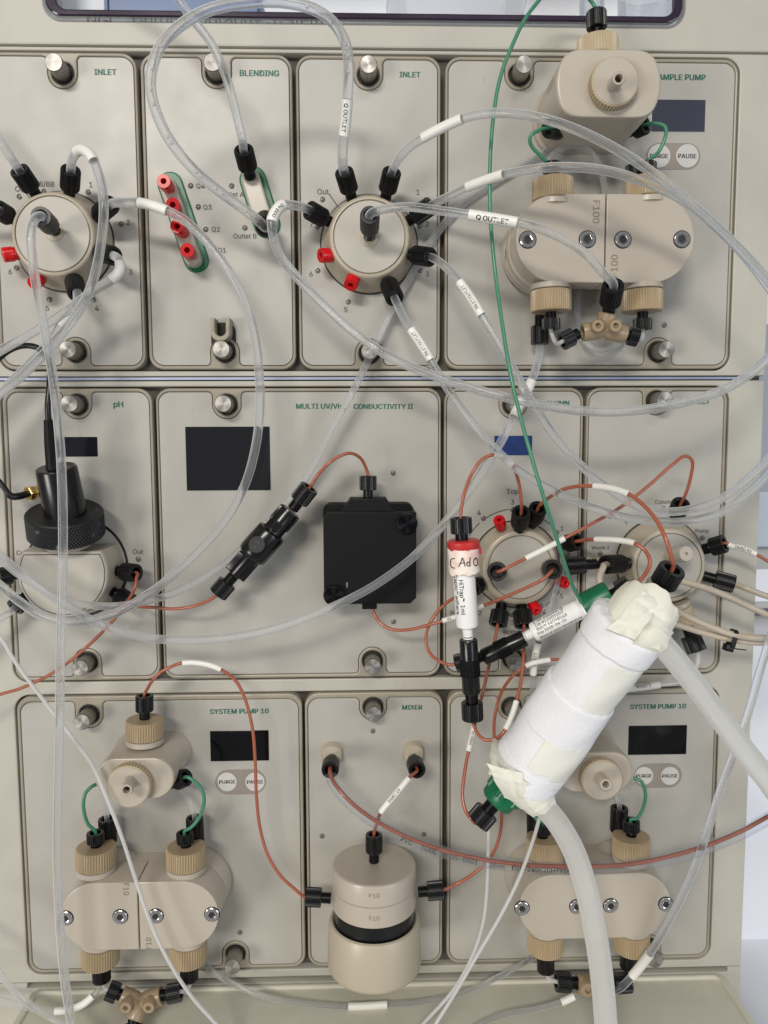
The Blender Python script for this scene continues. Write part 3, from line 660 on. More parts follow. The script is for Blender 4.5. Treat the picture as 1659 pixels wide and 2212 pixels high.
plug(724, 551, 46, 692, 552, 64, 14, 'red plug on the left side of the second inlet valve'); plug(767, 592, 42, 757, 617, 66, 14, 'red plug at the bottom left of the second inlet valve')

T = tube
CT = 'clear tubing on the front of the instrument'
T('clear_tube', 'clear tube leaving the upper left fitting of the first inlet valve towards the left edge', 'tube', [(24, 341, 120), (2, 306, 140), (-30, 255, 150)], 8.5, 'clear', a=f1['ul'], group=CT)
T('clear_tube', 'clear tube looping over from the top fitting of the first inlet valve, short white sleeve', 'tube', [(158, 340, 130), (172, 324, 150), (195, 335, 170), (214, 380), (224, 440, 190), (219, 520), (203, 600, 190), (183, 650), (150, 700, 190), (95, 765), (35, 822), (-20, 868, 185)], 8.6, 'clear', a=f1['top'], sl=[((164, 326), (205, 348))], group=CT)
T('clear_tube', 'clear tube hanging straight down the left side from the centre of the first inlet valve', 'tube', [(72, 478, 195), (66, 510, 208), (70, 560), (82, 640), (98, 720), (112, 800), (122, 880), (131, 980, 225), (135, 1080), (136, 1200), (133, 1330), (130, 1450), (128, 1600), (125, 1720), (124, 1820), (125, 1910), (130, 2010), (139, 2110), (158, 2240, 230)], 8.4, 'clear', a=f1['ce'], group=CT)
t5 = T('clear_tube', 'clear tube arching from the first inlet valve down past the large dark screen', 'tube', [(268, 438, 115), (300, 438), (350, 451, 130), (400, 477), (450, 526), (500, 596, 140), (535, 670), (553, 740), (560, 810), (562, 870), (553, 960, 140), (530, 1045), (490, 1118), (440, 1178), (400, 1218), (350, 1262), (310, 1290, 150), (260, 1320), (200, 1340), (150, 1345, 175), (90, 1330), (40, 1298), (-20, 1250, 170)], 8.8, 'clear', a=f1['ru'], sl=[((298, 438), (361, 458))], group=CT)
T('clear_tube', 'clear tube with bent white sleeve at the lower right of the first inlet valve', 'tube', [(258, 565, 122), (258, 585, 138), (243, 603, 142), (200, 630, 140), (130, 681), (60, 724), (-30, 778, 140)], 8.8, 'clear', a=f1['rl'], sl=[((259, 570), (240, 605))], group=CT)
T('clear_tube', 'clear tube below the first inlet valve with straight white sleeve running to the left edge', 'tube', [(165, 660, 118), (148, 685, 130), (132, 703), (108, 738), (60, 790), (-20, 872, 130)], 8.8, 'clear', a=f1['bo'], sl=[((160, 668), (133, 702))], group=CT)
T('clear_tube', 'short clear tube in the fitting at the left edge of the first inlet valve', 'tube', [(-20, 445, 100), (-60, 430, 110)], 8, 'clear', a=f1['lf'], group=CT)
# blending module
def capslab(parent, name, p, q, r, h0, h1, mat, bev=3):
    mb = MB(); slab(mb, [capsule2(UV(*p, h1), UV(*q, h1), r)], h0, h1, bev); return mk(name, mb, M[mat], parent)
capslab(m_bl, 'green_strip', (367, 398), (423, 560), 26, 6.5, 13, 'green'); b1 = capslab(m_bl, 'port_strip', (359, 396), (414, 555), 17, 12, 40, 'beige', 4)
capslab(m_bl, 'green_strip', (546, 388), (576, 483), 28, 6.5, 13, 'green'); capslab(m_bl, 'port_strip', (541, 386), (569, 476), 19, 12, 38, 'beige', 4)
for (x, y, x1_, y1_), w in zip(((365, 406, 353, 391), (380, 452, 373, 442), (396, 503, 382, 488), (411, 549, 404, 540)), ('topmost', 'second from the top', 'third from the top', 'lowest')):
    plug(x, y, 38, x1_, y1_, 82, 13.6, 'red plug in the slanted green strip, '+w+' of four')
fA = F_(541, 384, 40, 526, 323, 96, 18.5); fB = F_(573, 466, 40, 573, 490, 104, 19)
T('clear_tube', 'clear tube from the top edge into the upper green edged port of the blending module', 'tube', [(524, 305, 118), (508, 238, 140), (487, 162, 160), (457, 95), (415, 40), (370, -20, 170), (340, -50, 170)], 8.2, 'clear', a=fA, bub=((520, 285, 3), (522, 300, 3.4)), group=CT)
T('clear_tube', 'large clear loop full of bubbles over the top, sleeve printed Q OUTLET', 'tube', [(555, 474, 130), (520, 447, 150), (480, 418), (420, 368, 190), (365, 300), (335, 235, 230), (325, 185), (330, 140, 260), (350, 95), (390, 55), (450, 22, 290), (530, 6), (610, 4), (680, 21, 280), (725, 55), (748, 100, 220), (753, 150), (751, 200, 180), (747, 260), (741, 310, 140), (740, 345, 120)], 9.6, 'clear', a=fB, b=f2['t1'],
  sl=[((750, 216), (741, 293), 10.6, 'Q OUTLET', dict(tw=.6, cap=8, flip=False, side=-.2))], bub=[(x, y, rr) for x, y, rr in ((326, 196, 4), (329, 226, 5), (327, 150, 3), (334, 128, 4), (348, 100, 4), (357, 300, 5), (366, 308, 5.5), (424, 370, 5), (436, 379, 5), (468, 403, 5), (482, 415, 4.5), (533, 455, 4.5), (664, 15, 5), (718, 50, 5), (744, 95, 5), (748, 107, 5), (752, 120, 4.5), (752, 155, 5))], group=CT)
# tube clip
hp = P(482, 715, 8); mb = MB(); slab(mb, [[(-20, 22), (-11, 22), (-11, -4)]+arc(0, -4, 11, 180, 360, 10)+[(11, 22), (20, 22), (20, -6)]+arc(0, -6, 20, 0, -180, 14)], 0, 34, 2.5, O=hp); tag(mk('tube_clip', mb, M['gap2'] if 'gap2' in M else M['bezel'], None, origin=hp), 'grey U shaped tube clip above the lower thumbscrew of the blending module', 'clip')
mb = MB(); slab(mb, [rrect(-26, -34, 26, 26, 20)], 0.05, 0.6, 0, O=P(483, 724, 7)); mk('clip_recess', mb, M['hole'], m_bl)
# second inlet valve tubes
T('clear_tube', 'upper of two clear tubes with blank white sleeves arching across the sample pump', 'tube', [(860, 345, 125), (882, 320), (914, 298, 180), (955, 276), (998, 257), (1040, 246, 240), (1100, 245), (1180, 258, 290), (1270, 291), (1370, 346, 300), (1470, 421), (1560, 502, 270), (1630, 572), (1690, 650, 250)], 8.2, 'clear', a=f2['t2'], sl=[((915, 298), (998, 258))], group=CT)
T('clear_tube', 'lower of two clear tubes with blank white sleeves arching across the sample pump', 'tube', [(970, 424, 110), (1010, 404, 150), (1050, 389), (1088, 377), (1130, 369, 230), (1200, 361), (1300, 367, 280), (1400, 396), (1490, 441), (1570, 510, 265), (1640, 592), (1690, 665, 225)], 8.2, 'clear', a=f2['r1'], sl=[((1010, 404), (1087, 378))], group=CT)
T('clear_tube', 'clear tube with large Q OUTLET sleeve from the second inlet valve to the Y connector', 'tube', [(830, 452, 185), (880, 447, 205), (950, 455), (1013, 464, 230), (1065, 472), (1117, 481), (1160, 492, 255), (1220, 518), (1270, 553), (1303, 590, 230)], 8.2, 'clear', a=f2['ce'], b=F_(1314, 676, 140, 1325, 616, 200, 21), sl=[((1012, 464), (1117, 481), 9.8, 'Q OUTLET', dict(tw=.6, cap=9.6, side=-.2, bold=.02))], group=CT)
T('clear_tube', 'clear tube with INLET/OUTLET sleeve at the right of the second inlet valve', 'tube', [(962, 576, 110), (990, 606, 130), (1018, 645), (1042, 684), (1072, 732, 160), (1110, 800), (1150, 870, 190), (1200, 945), (1260, 1010, 210), (1320, 1060), (1390, 1098, 220), (1470, 1104), (1560, 1076), (1630, 1022), (1700, 950, 220)], 8.2, 'clear', a=f2['r2'], sl=[((992, 609), (1041, 682), 9.3, 'INLET/OUTLET', dict(tw=.62, cap=6.8, flip=True))], group=CT)
T('clear_tube', 'clear tube with INLET/OUTLET sleeve below the second inlet valve', 'tube', [(873, 688, 115), (888, 712, 125), (910, 745), (932, 782), (962, 832, 150), (1010, 900), (1060, 960, 175), (1120, 1015), (1200, 1062), (1280, 1097, 190), (1370, 1121), (1470, 1127, 195), (1560, 1106), (1620, 1062), (1700, 985, 190)], 8.2, 'clear', a=f2['br'], sl=[((888, 712), (931, 779), 9.3, 'INLET/OUTLET', dict(tw=.65, cap=6.8, flip=True))], group=CT)
T('clear_tube', 'long clear tube from the left of the second inlet valve sweeping to the right', 'tube', [(630, 443, 115), (606, 446, 135), (588, 475, 140), (590, 510), (605, 552), (640, 597), (700, 660, 150), (760, 714), (850, 775), (950, 816, 190), (1060, 850), (1160, 873, 235), (1260, 888), (1360, 888), (1460, 873, 240), (1560, 843), (1630, 800), (1700, 735, 240)], 8.8, 'clear', a=f2['l1'], sl=[((612, 444), (587, 478), 11, 'IN DOO', dict(tw=.5, cap=6))], group=CT)
T('clear_tube', 'thin clear tube slanting behind the second inlet valve down behind the black inline connector', 'tube', [(1260, 300, 12), (1210, 312, 16), (1150, 345), (1060, 398), (1000, 440, 18), (945, 503), (900, 575, 18), (850, 662), (800, 768, 40), (760, 850, 60), (715, 930), (680, 1000, 60), (640, 1060), (580, 1125, 40), (521, 1187, 60), (491, 1212), (431, 1253, 100), (350, 1290), (270, 1307, 140), (200, 1308), (120, 1290), (50, 1248), (-20, 1195, 150)], 7.2, 'clearthin', group=CT)
# ------------------------------------------------------------------ sample pump
def truncated(R, hh, n=40):
    a = math.degrees(math.asin(hh/R)); return arc(0, 0, R, -a, a, n//2)+arc(0, 0, R, 180-a, 180+a, n//2)
def rounded(o, it=60, n=160):
    o = np.asarray(o, float); d = np.linalg.norm(np.roll(o, -1, 0)-o, axis=1); c = np.concatenate([[0], np.cumsum(d)]); q = np.vstack([o, o[:1]]); t = np.linspace(0, c[-1], n, endpoint=False)
    p = np.stack([np.interp(t, c, q[:, 0]), np.interp(t, c, q[:, 1])], 1); e0 = p.max(0)-p.min(0)
    for _ in range(it): p = p*.5+(np.roll(p, 1, 0)+np.roll(p, -1, 0))*.25
    return p*(e0/(p.max(0)-p.min(0)))
def loftslab(mb, o, O, levels):
    """levels: (h, scale) rings of outline o towards the viewer"""
    o = np.asarray(o); n = len(o); V = []; F = []
    for h, s in levels:
        V += [np.asarray(O)+p[0]*s*X3+p[1]*s*Y3+h*N3 for p in o]
    for i in range(len(levels)-1):
        for k in range(n): j = (k+1) % n; F.append((i*n+k, i*n+j, (i+1)*n+j, (i+1)*n+k))
    F.append(tuple((len(levels)-1)*n+k for k in range(n))); mb.add(V, F, [len(F)-1]); return mb
def topvalve(mod, x, y, hw, hh, h, wheel, wr, noz, label=None):
    k = kf(h); c = P(x, y, h); c[1] = 0
    mb = MB(); o = rounded(truncated(hw*k, hh*k), 45) if hh/hw > 0.57 else capsule2((-(hw-hh)*k, 0), ((hw-hh)*k, 0), hh*k, 24)
    loftslab(mb, o, c, [(6.5, 1.06), (16, 1.055), (22, 1.0), (h-8, 1.0), (h-2.5, 0.99), (h-0.6, 0.972), (h, 0.945)])
    b = mk('valve_head', mb, M['beige'], mod)
    w = P(*wheel, h); r = wr*kf(h+20); mb = MB()
    lathe(mb, [(r*.9, -1), (r*.97, 1), (r, 3), (r, 17), (r*.97, 20), (r*.93, 21.5), (0, 22.5)], w, N3, 176, knurl=(2, 3), amp=.06); wo = mk('hand_wheel', mb, M['tanlight'], b)
    d = MB(); lathe(d, [(r*.925, 21.6), (r*.915, 22.6), (0, 22.8)], w, N3, 80); mk('wheel_face', d, M['beige'], wo)
    a, e = P(*noz[0], h+22), P(*noz[1], h+72); ax = unit(e-a); L = np.linalg.norm(e-a); nr = noz[2]*kf(h+70)
    mb = MB(); lathe(mb, [(nr*1.25, -1), (nr*1.12, 2), (nr*1.05, L*.3), (nr, L-1.5), (nr-1.2, L), (nr*.64, L), (nr*.6, L-1), (nr*.56, L*.4), (0, L*.4)], a, ax, 40); mk('nozzle', mb, M['beige'], wo)
    return b, c
def kcap(parent, x0, y0, x1, y1, h, r, mat='tan', collar_=6, n=184):
    a, b = P(x0, y0, h), P(x1, y1, h); ax = unit(b-a); L = np.linalg.norm(b-a); r *= kf(h)
    mb = MB(); lathe(mb, [(r*.8, 0), (r*.95, 0.3), (r, 2), (r, L-3), (r*.97, L-1), (r*.92, L), (0, L)], a, ax, n, knurl=(2, 3), amp=.065); o = mk('knurled_cap', mb, M[mat], parent)
    if collar_:
        mb = MB(); lathe(mb, [(0, -collar_*2), (r*.99, -collar_*2), (r*.99, -2.5), (r*.95, -1.2), (0, -1.2)], a, ax, 64); mk('cap_collar', mb, M['beige'], o)
    return o
def pumphead(mod, x, y, hw, hh, h0, h1, screws, txt, slit, sz):
    k = kf(h1); c = P(x, y, h1); c[1] = 0; hw *= k; hh *= k; sx = (slit-x)*k
    b0 = MB()
    for s in (-1, 1): lathe(b0, [(hh*1.02, 6.5), (hh*1.1, 9), (hh*1.12, 20), (hh*1.09, 24), (hh*1.09, 34), (hh*1.06, 37), (hh*1.06, h0-4), (hh*1.0, h0+2), (0, h0+2)], c+X3*s*(hw-hh*1.02), N3, 80)
    loftslab(b0, rrect(-hw*.5, -hh*.9, hw*.5, hh*.9, 10), c, [(6.5, 1), (h0, 1)])
    mk('pump_base', b0, M['beige'], mod); out = []
    for s in (-1, 1):
        g = 1.3
        if s < 0: o = [(sx-g, -hh), (sx-g, hh)]+arc(-hw+hh, 0, hh, 90, 270, 30)
        else: o = [(sx+g, hh), (sx+g, -hh)]+arc(hw-hh, 0, hh, -90, 90, 30)
        if area2(o) < 0: o = o[::-1]
        mb = MB(); slab(mb, [o], h0, h1, 2.2, O=c); out.append(mk('pump_head', mb, M['beige'], mod))
    for i, (px, py) in enumerate(screws):
        p = P(px, py, h1+0.4); r = sz*k; par = out[0 if px < slit else 1]
        mb = MB(); lathe(mb, [(r*1.12, -1), (r*1.12, 0.05), (r*1.05, 0.1), (0, 0.1)], p, N3, 40); s0 = mk('screw_recess', mb, M['hole'], par)
        mb = MB(); lathe(mb, [(r, 0), (r, 2), (r*.9, 2.8), (r*.6, 2.8)], p, N3, 40); lathe(mb, [(r*.6, 2.8), (r*.52, 2.2), (r*.5, -6), (r*.2, -7.5), (0, -7.5)], p, N3, 6 if sz > 16.5 else 12, knurl=() if sz > 16.5 else (1, 2, 3), amp=.22, per=2); mk('screw', mb, M['chrome'], par, smooth=25)
    for s, px, py, w, rot, par in txt: text(out[par], s, px, py, w=w, h=h1+0.35, mat=M['emboss'], rot=rot, bold=0.012)
    return out
sv, svc = topvalve(m_sp, 1315.6, 180, 111, 68.5, 182, (1321, 187), 51, ((1325, 184), (1337, 169), 13.2))
sp = pumphead(m_sp, 1307.7, 515, 191, 91.5, 62, 126, ((1140, 517.7), (1268.8, 517), (1345.5, 517.7), (1473, 517)), (('F100', 1288, 457.6, 47, -90, 0), ('F100', 1327, 574.6, 47, 90, 1)), 1308, 16.8)
text(sp[0], '|', 1092, 549, cap=20, h=46, mat=M['ink']); 
kcap(sv, 1291, 128, 1291, 86, 95, 42, 'tanlight', 5)
for x0, y0, y1 in ((1194, 434, 388), (1396, 430, 386)): kcap(sp[0 if x0 < 1300 else 1], x0, y0, x0, y1, 92, 43)
for x0, y0, y1 in ((1190, 628, 674), (1387, 628, 674)): kcap(sp[0 if x0 < 1300 else 1], x0, y0, x0, y1, 92, 43)
GT = 'thin green tubing'
gt = T('green_tube', 'long thin green tube from the sample pump top down to the green capped column', 'tube', [(1281, 8, 90), (1262, -12, 100), (1225, -35, 115), (1190, -30), (1165, 0, 130), (1138, 35), (1110, 90, 150), (1080, 170), (1065, 260, 170), (1058, 370), (1060, 480), (1070, 590, 190), (1085, 700), (1105, 820, 250), (1135, 940), (1170, 1060, 280), (1205, 1170), (1235, 1260), (1256, 1302, 225)], 3.6, 'greentube', a=F_(1290, 84, 95, 1288, 26, 93, 19), group=GT)
gl = F_(1218, 283, 70, 1186, 277, 108, 18); gr = F_(1358, 285, 70, 1395, 269, 100, 18)
gcl = F_(1193, 384, 92, 1191, 352, 92, 18); gcr = F_(1396, 384, 92, 1398, 352, 92, 18)
T('green_tube', 'short green tube at the left below the sample pump top head', 'tube', [(1165, 281, 125), (1146, 294, 130), (1146, 311), (1165, 334, 110), (1182, 350, 98)], 3.6, 'greentube', a=gl, b=gcl, group=GT)
T('green_tube', 'short green tube bending beside the slate screen, right of the sample pump head', 'tube', [(1424, 268, 110), (1438, 276, 112), (1437, 296), (1421, 330, 105)], 3.6, 'greentube', a=gr, b=gcr, group=GT)
nb1 = F_(1374, 392, 60, 1370, 356, 60, 17)
T('clear_tube', 'thin clear loop between the two upper caps of the sample pump', 'tube', [(1180, 366, 45), (1184, 348), (1202, 328), (1236, 314), (1270, 324), (1297, 365), (1308, 430), (1311, 470, 45)], 6.0, 'clearthin', group=CT)
T('clear_tube', 'short clear tube leading into the rear black fitting beside the PURGE button', 'tube', [(1352, 318, 50), (1360, 335), (1368, 352, 60)], 6.0, 'clearthin', b=nb1, group=CT)
# Y connector of the sample pump
def yconn(name, label, c, ports, lugs, r):
    t = MB(); 
    for (q, rr) in ports:
        ax = unit(q-c); L = np.linalg.norm(q-c); lathe(t, [(0, -rr*.4), (rr*.7, -rr*.2), (rr*.98, L*.25), (rr, L*.5), (rr, L-3), (rr*.94, L), (rr*.66, L), (rr*.62, L-5), (0, L-5)], c, ax, 32)
    for q in lugs:
        lathe(t, [(0, -14), (r*.8, -14), (r*.85, 12), (r*.75, 15.5), (r*.36, 15.5), (r*.34, 8), (0, 8)], q, N3, 28)
        d = unit(c-q)*0.0; m2 = q+(c-q)*.5; lathe(t, [(0, -r*.8), (r*.8, -r*.5), (r*.8, r*.5), (0, r*.8)], m2, unit(c-q), 20)
    return tag(mk(name, t, M['peek'], None, origin=c), label, 'connector', 'tan Y connectors')
cY = P(1304, 712, 135)
yconn('y_connector', 'tan Y connector hanging below the sample pump', cY, [(P(1314, 676, 142), 19), (P(1258, 718, 135), 18), (P(1350, 722, 130), 18)], [P(1287, 706, 150), P(1325, 706, 150)], 15)
n1 = F_(1250, 720, 135, 1214, 738, 140, 18); n2 = F_(1346, 722, 130, 1378, 730, 132, 18)
n3 = F_(1190, 674, 92, 1190, 712, 92, 18); n4 = F_(1388, 674, 92, 1388, 712, 92, 18); n5 = F_(1166, 680, 40, 1166, 744, 40, 17)
T('clear_tube', 'short clear tube joining the left lower cap of the sample pump to the Y connector', 'tube', [(1193, 724, 92), (1200, 740, 110), (1208, 742, 135)], 4.2, 'milk', a=n3, b=n1, group=CT)
T('clear_tube', 'short clear tube joining the right lower cap of the sample pump to the Y connector', 'tube', [(1388, 724, 92), (1386, 735, 110)], 4.2, 'milk', a=n4, b=n2, group=CT)
T('clear_tube', 'clear U loop hanging behind the Y connector of the sample pump', 'tube', [(1246, 628, 14), (1248, 690), (1262, 735, 30), (1290, 756, 40), (1320, 752), (1342, 735, 30), (1348, 700, 14)], 6, 'clearthin', group=CT)
T('clear_tube', 'clear tube dropping from under the sample pump and crossing the black detector box', 'tube', [(1165, 765, 50), (1158, 795, 90), (1146, 828, 120), (1128, 865), (1110, 900, 150), (1082, 955, 160), (1050, 1005), (1010, 1065, 160), (962, 1128), (900, 1196), (870, 1222, 165), (800, 1270), (720, 1310, 165), (600, 1356), (480, 1379, 165), (350, 1381), (230, 1354), (130, 1300, 195), (60, 1250), (-20, 1188, 200)], 8.2, 'clearthin', a=n5, sl=[((1148, 826), (1140, 848), 10), ((1125, 870), (1110, 900), 10)], group=CT)

# ------------------------------------------------------------------ pH module: cut off round body, probe and cables
c = P(135, 1238.5, 90); c[1] = 0; k = kf(90)
def cutcirc(R, t, n=60):
    a = math.degrees(math.asin(t/R)); return arc(0, 0, R, 180-a, 360+a, n)
bo = MB(); loftslab(bo, cutcirc(98*k, 49*k), c, [(6.5, 1.07), (14, 1.07), (30, 1.03), (82, 1.0), (88, .985), (90, .96)]); pb = mk('flow_cell_body', bo, M['beige'], m_ph)
bo = MB(); loftslab(bo, cutcirc(89.5*k, 40*k), c, [(89, 1), (90.6, 1), (91, .992)]); mk('valve_disc', bo, M['disc'], pb)
bo = MB(); slab(bo, [cutcirc(91.5*k, 42*k), cutcirc(89.6*k, 40.1*k)], 88, 90.35, 0, O=c); mk('disc_groove', bo, M['gap'], pb)
bo = MB(); lathe(bo, [(109, 6.6), (109, 8.2), (104, 8.4)], c, N3, 96); mk('base_ring', bo, M['ring'], pb)
pr0, pr1 = P(144, 1155, 68), P(139, 1106, 84); ax = unit(pr1-pr0); kk = kf(80)
probe = thing('ph_probe', pr0, 'black pH probe with wide knurled nut and cable on the left', 'probe')
L = np.linalg.norm(pr1-pr0); r = 80*kk
mb = MB(); nA = 120
def diamond(mb, r, z0, z1, O, ax):
    A, B, D = basis(ax); V = []; F = []; nz = 10; n = 150
    for i in range(nz+1):
        z = z0+(z1-z0)*i/nz
        for k_ in range(n):
            t = 2*math.pi*k_/n; rr = r-(2.6 if (k_+i) % 2 else 0); V.append(O+D*z+rr*(math.cos(t)*A+math.sin(t)*B))
    for i in range(nz):
        for k_ in range(n):
            j = (k_+1) % n; a_, b_, c_, d_ = i*n+k_, i*n+j, (i+1)*n+j, (i+1)*n+k_
            F += [(a_, b_, c_), (a_, c_, d_)] if (k_+i) % 2 else [(a_, b_, d_), (b_, c_, d_)]
    mb.add(V, F)
diamond(mb, r, 3, L-3, pr0, ax); lathe(mb, [(0, 0), (r-3, 0), (r-.5, 3)], pr0, ax, 96); lathe(mb, [(r-.5, L-3), (r-3.5, L), (0, L)], pr0, ax, 96)
mk('knurled_nut', mb, M['worn'], probe, smooth=20)
mb = MB(); lathe(mb, [(0, -18), (50, -18), (51, -4), (0, -4)], pr0, ax, 64); mk('neck', mb, M['beige'], probe)
q0, q1 = P(141, 1106, 86), P(121, 1009, 112); a2 = unit(q1-q0); L2 = np.linalg.norm(q1-q0)
mb = MB(); lathe(mb, [(41.5, -12), (41.5, 4), (39.5, L2-4), (38, L2-1), (35, L2), (0, L2)], q0, a2, 64); mk('probe_body', mb, M['blackgloss'], probe)
q0, q1 = P(116, 1011, 112), P(105.5, 907, 136); a2 = unit(q1-q0); L2 = np.linalg.norm(q1-q0)
mb = MB(); lathe(mb, [(15.5, 0), (14.2, 8), (13.2, L2*.5), (9.6, L2-1), (8.6, L2), (0, L2)], q0, a2, 40); mk('strain_relief', mb, M['blackmatte'], probe)
path = catmull(fill_h([(105.5, 915, 135), (103, 880, 140), (107, 830), (107, 790), (98, 765), (78, 750, 120), (50, 747), (20, 757), (-20, 790, 100)]), 5); mb = MB(); sweep(mb, path, 5.8, 14); mk('cable', mb, M['cable'], probe, smooth=60)
gc = thing('coaxial_connector', P(92, 1060, 8), 'gold screw connector with black cable behind the pH probe', 'connector')
a, b = P(92, 1060, 8), P(52, 1068, 46); ax = unit(b-a); L = np.linalg.norm(b-a)
mb = MB(); lathe(mb, [(17, 0), (17, 5), (11, 6), (11, 12), (12.5, 12.5), (12.5, 15), (10, 15.5), (10, 22)], a, ax, 40); mk('socket', mb, M['gold'], gc, smooth=30)
mb = MB(); lathe(mb, [(8, 20), (15, 20.5), (15.5, 24), (15.5, 36), (14, 37.5), (9, 38), (8, L-4), (7.2, L), (0, L)], a, ax, 6); mk('hex_nut', mb, M['gold'], gc, smooth=20)
path = catmull(fill_h([(62, 1066, 38), (40, 1072, 60), (24, 1072, 68), (8, 1052, 72), (-20, 1020, 72)]), 5); mb = MB(); sweep(mb, path, [7.5 if i < 9 else 5.8 for i in range(len(path))], 14); mk('cable', mb, M['cable'], gc, smooth=60)
fp1 = F_(250, 1233, 40, 295, 1238, 68); fp2 = F_(243, 1278, 38, 282, 1302, 64); fp3 = F_(40, 1239, 40, -2, 1246, 62); fp4 = F_(60, 1284, 40, 31, 1314, 66)
OT = 'orange tubing'
T('orange_tube', 'orange tube from the pH module out of the left edge', 'tube', [(295, 1248, 82), (292, 1268, 92), (275, 1300, 95), (240, 1345), (190, 1395), (120, 1450), (50, 1485), (-20, 1508, 95)], 3.35, 'orange', a=fp1, group=OT)
fi1 = F_(632, 1100, 100, 669, 1053, 108, 19.5); fi2 = F_(505, 1243, 100, 470, 1284, 104, 19.5)
T('orange_tube', 'orange tube joining the pH module to the lower end of the black inline connector', 'tube', [(300, 1310, 72), (330, 1312, 84), (380, 1315), (430, 1306, 104)], 3.35, 'orange', a=fp2, b=fi2, group=OT)
T('clear_tube', 'clear tube stub in the lower left fitting of the pH module', 'tube', [(20, 1324, 72), (-20, 1350, 80)], 7, 'clearthin', a=fp4, group=CT)
T('clear_tube', 'clear tube stub in the black fitting at the left edge of the pH module', 'tube', [(-20, 1250, 70), (-50, 1255, 72)], 7, 'clearthin', a=fp3, group=CT)
# ------------------------------------------------------------------ inline connector
a, b = P(631, 1100, 100), P(506, 1242, 100); ax = unit(b-a); L = np.linalg.norm(b-a)
inl = thing('inline_connector', (a+b)/2, 'slanted black inline connector between the two orange tubes', 'connector')
mb = MB(); fr_ = (unit(np.cross(ax, N3)), N3, ax)
lathe(mb, [(0, 4), (21, 4), (21.5, 7), (21.5, 56), (24, 60), (30, 62), (31.5, 66), (32, 116), (31, 124), (25, 130), (0, 130)], a, ax, 48)
mk('body', mb, M['blackgloss'], inl)
for s in (-1, 1):
    mb = MB(); side = fr_[0]*s
    slab(mb, [rrect(6, -10, 42, 10, 3, 3)], 8, 24, 2, O=a, X=ax, Y=N3, N=side); mk('grip_rib', mb, M['blackgloss'], inl)
    mb = MB(); slab(mb, [rrect(132, -9, 178, 9, 4, 3)], 2, 24, 2.5, O=a, X=ax, Y=N3, N=side); mk('grip_rib', mb, M['blackgloss'], inl)
mb = MB(); slab(mb, [rrect(34, -8, 56, 8, 3, 3)], 18, 25, 2, O=a, X=ax, Y=fr_[0], N=N3); mk('grip_rib', mb, M['blackgloss'], inl)
mb = MB(); lathe(mb, [(0, 124), (15, 124), (15, L-4), (13, L), (0, L)], a, ax, 32); mk('lower_stem', mb, M['blackgloss'], inl)
mb = MB(); lathe(mb, [(0, 0), (17, 0), (17, .8), (16.2, 1.1), (0, 1.1)], a+ax*96+N3*31.2+fr_[0]*6, unit(N3+fr_[0]*.2), 40); bd = mk('size_badge', mb, M['black'], inl)
M['badgeink'] = plastic('badge_letter', srgb(90, 92, 96), 0.5, 0, 500, 0)
v, f = textgeo('-2', .01); ww = a+ax*96+N3*32.8+fr_[0]*6; X_, Y_ = -unit(ax*1.0), None
mb = MB().add([ww+N3*.1*p[2]+(-ax)*p[0]*22+(-fr_[0])*p[1]*22*(-1 if np.cross(-ax, -fr_[0])@N3 < 0 else 1) for p in v], f); mk('lettering', mb, M['badgeink'], bd, smooth=0)

# ------------------------------------------------------------------ detector box
p0, p1 = UV(697.7, 1107, 92), UV(899.3, 1303.8, 92)
mb = MB(); slab(mb, [[(p0[0], p0[1]-12), (p0[0]+10, p0[1]), (p1[0]-2, p0[1]), (p1[0], p0[1]-2), (p1[0], p1[1]+12), (p1[0]-12, p1[1]), (p0[0]+12, p1[1]), (p0[0], p1[1]+12)]], 24, 92, 1.5)
ub = mk('detector_box', mb, M['blackmatte'], m_uv)
a, b = UV(698, 1087, 40), UV(893, 1290, 40); mb = MB(); slab(mb, [rrect(a[0], b[1], b[0], a[1], 16)], 6.8, 50, 2); mk('back_plate', mb, M['blackmatte'], ub)
a = UV(756, 1076, 70); b = UV(834, 1104, 70); mb = MB(); slab(mb, [[(a[0]-26, b[1]-4), (b[0]+24, b[1]-4), (b[0]+12, b[1]+8), (b[0], a[1]), (a[0], a[1]), (a[0]-12, b[1]+8)]], 30, 84, 2); mk('port_block', mb, M['blackmatte'], ub)
def spunknob(parent, x, y, h, r):
    p = P(x, y, h); r *= kf(h); mb = MB(); lathe(mb, [(r, -3), (r, 8), (r-1.5, 10)], (0, 0, 0), (0, 0, 1), 120, knurl=(0, 1), amp=.05)
    me = mesh('knob', np.concatenate(mb.v), mb.f, M['black']); q = Vector((0, -1, 0)).to_track_quat('Z', 'Y'); o = link('knob', me, parent, p, rot=q)
    mb = MB(); lathe(mb, [(r-1.4, 0), (r-2.2, .6), (0, .7)], (0, 0, 0), (0, 0, 1), 64); me = mesh('cap', np.concatenate(mb.v), mb.f, M['blackcap'], 38, mb.flat)
    c_ = bpy.data.objects.new('cap', me); COL.objects.link(c_); c_.parent = o; c_.location = (0, 0, 10*S)
spunknob(ub, 879, 1130, 92, 23.4); spunknob(ub, 721, 1285, 92, 23)
a, b = UV(782, 1300, 70), UV(814, 1313, 70); mb = MB(); slab(mb, [rrect(a[0], b[1], b[0], a[1], 2, 2)], 50, 84, 1.5); mk('outlet_block', mb, M['blackmatte'], ub)
mb = MB(); lathe(mb, [(0, 0), (1.6, .2), (2.6, 8), (2, 12), (0, 13)], P(750, 1270, 92.6), (0, 0, 1), 12); mk('drip_mark', mb, M['led'], ub)
fu = F_(795, 1077, 62, 795, 1028, 62, 17)
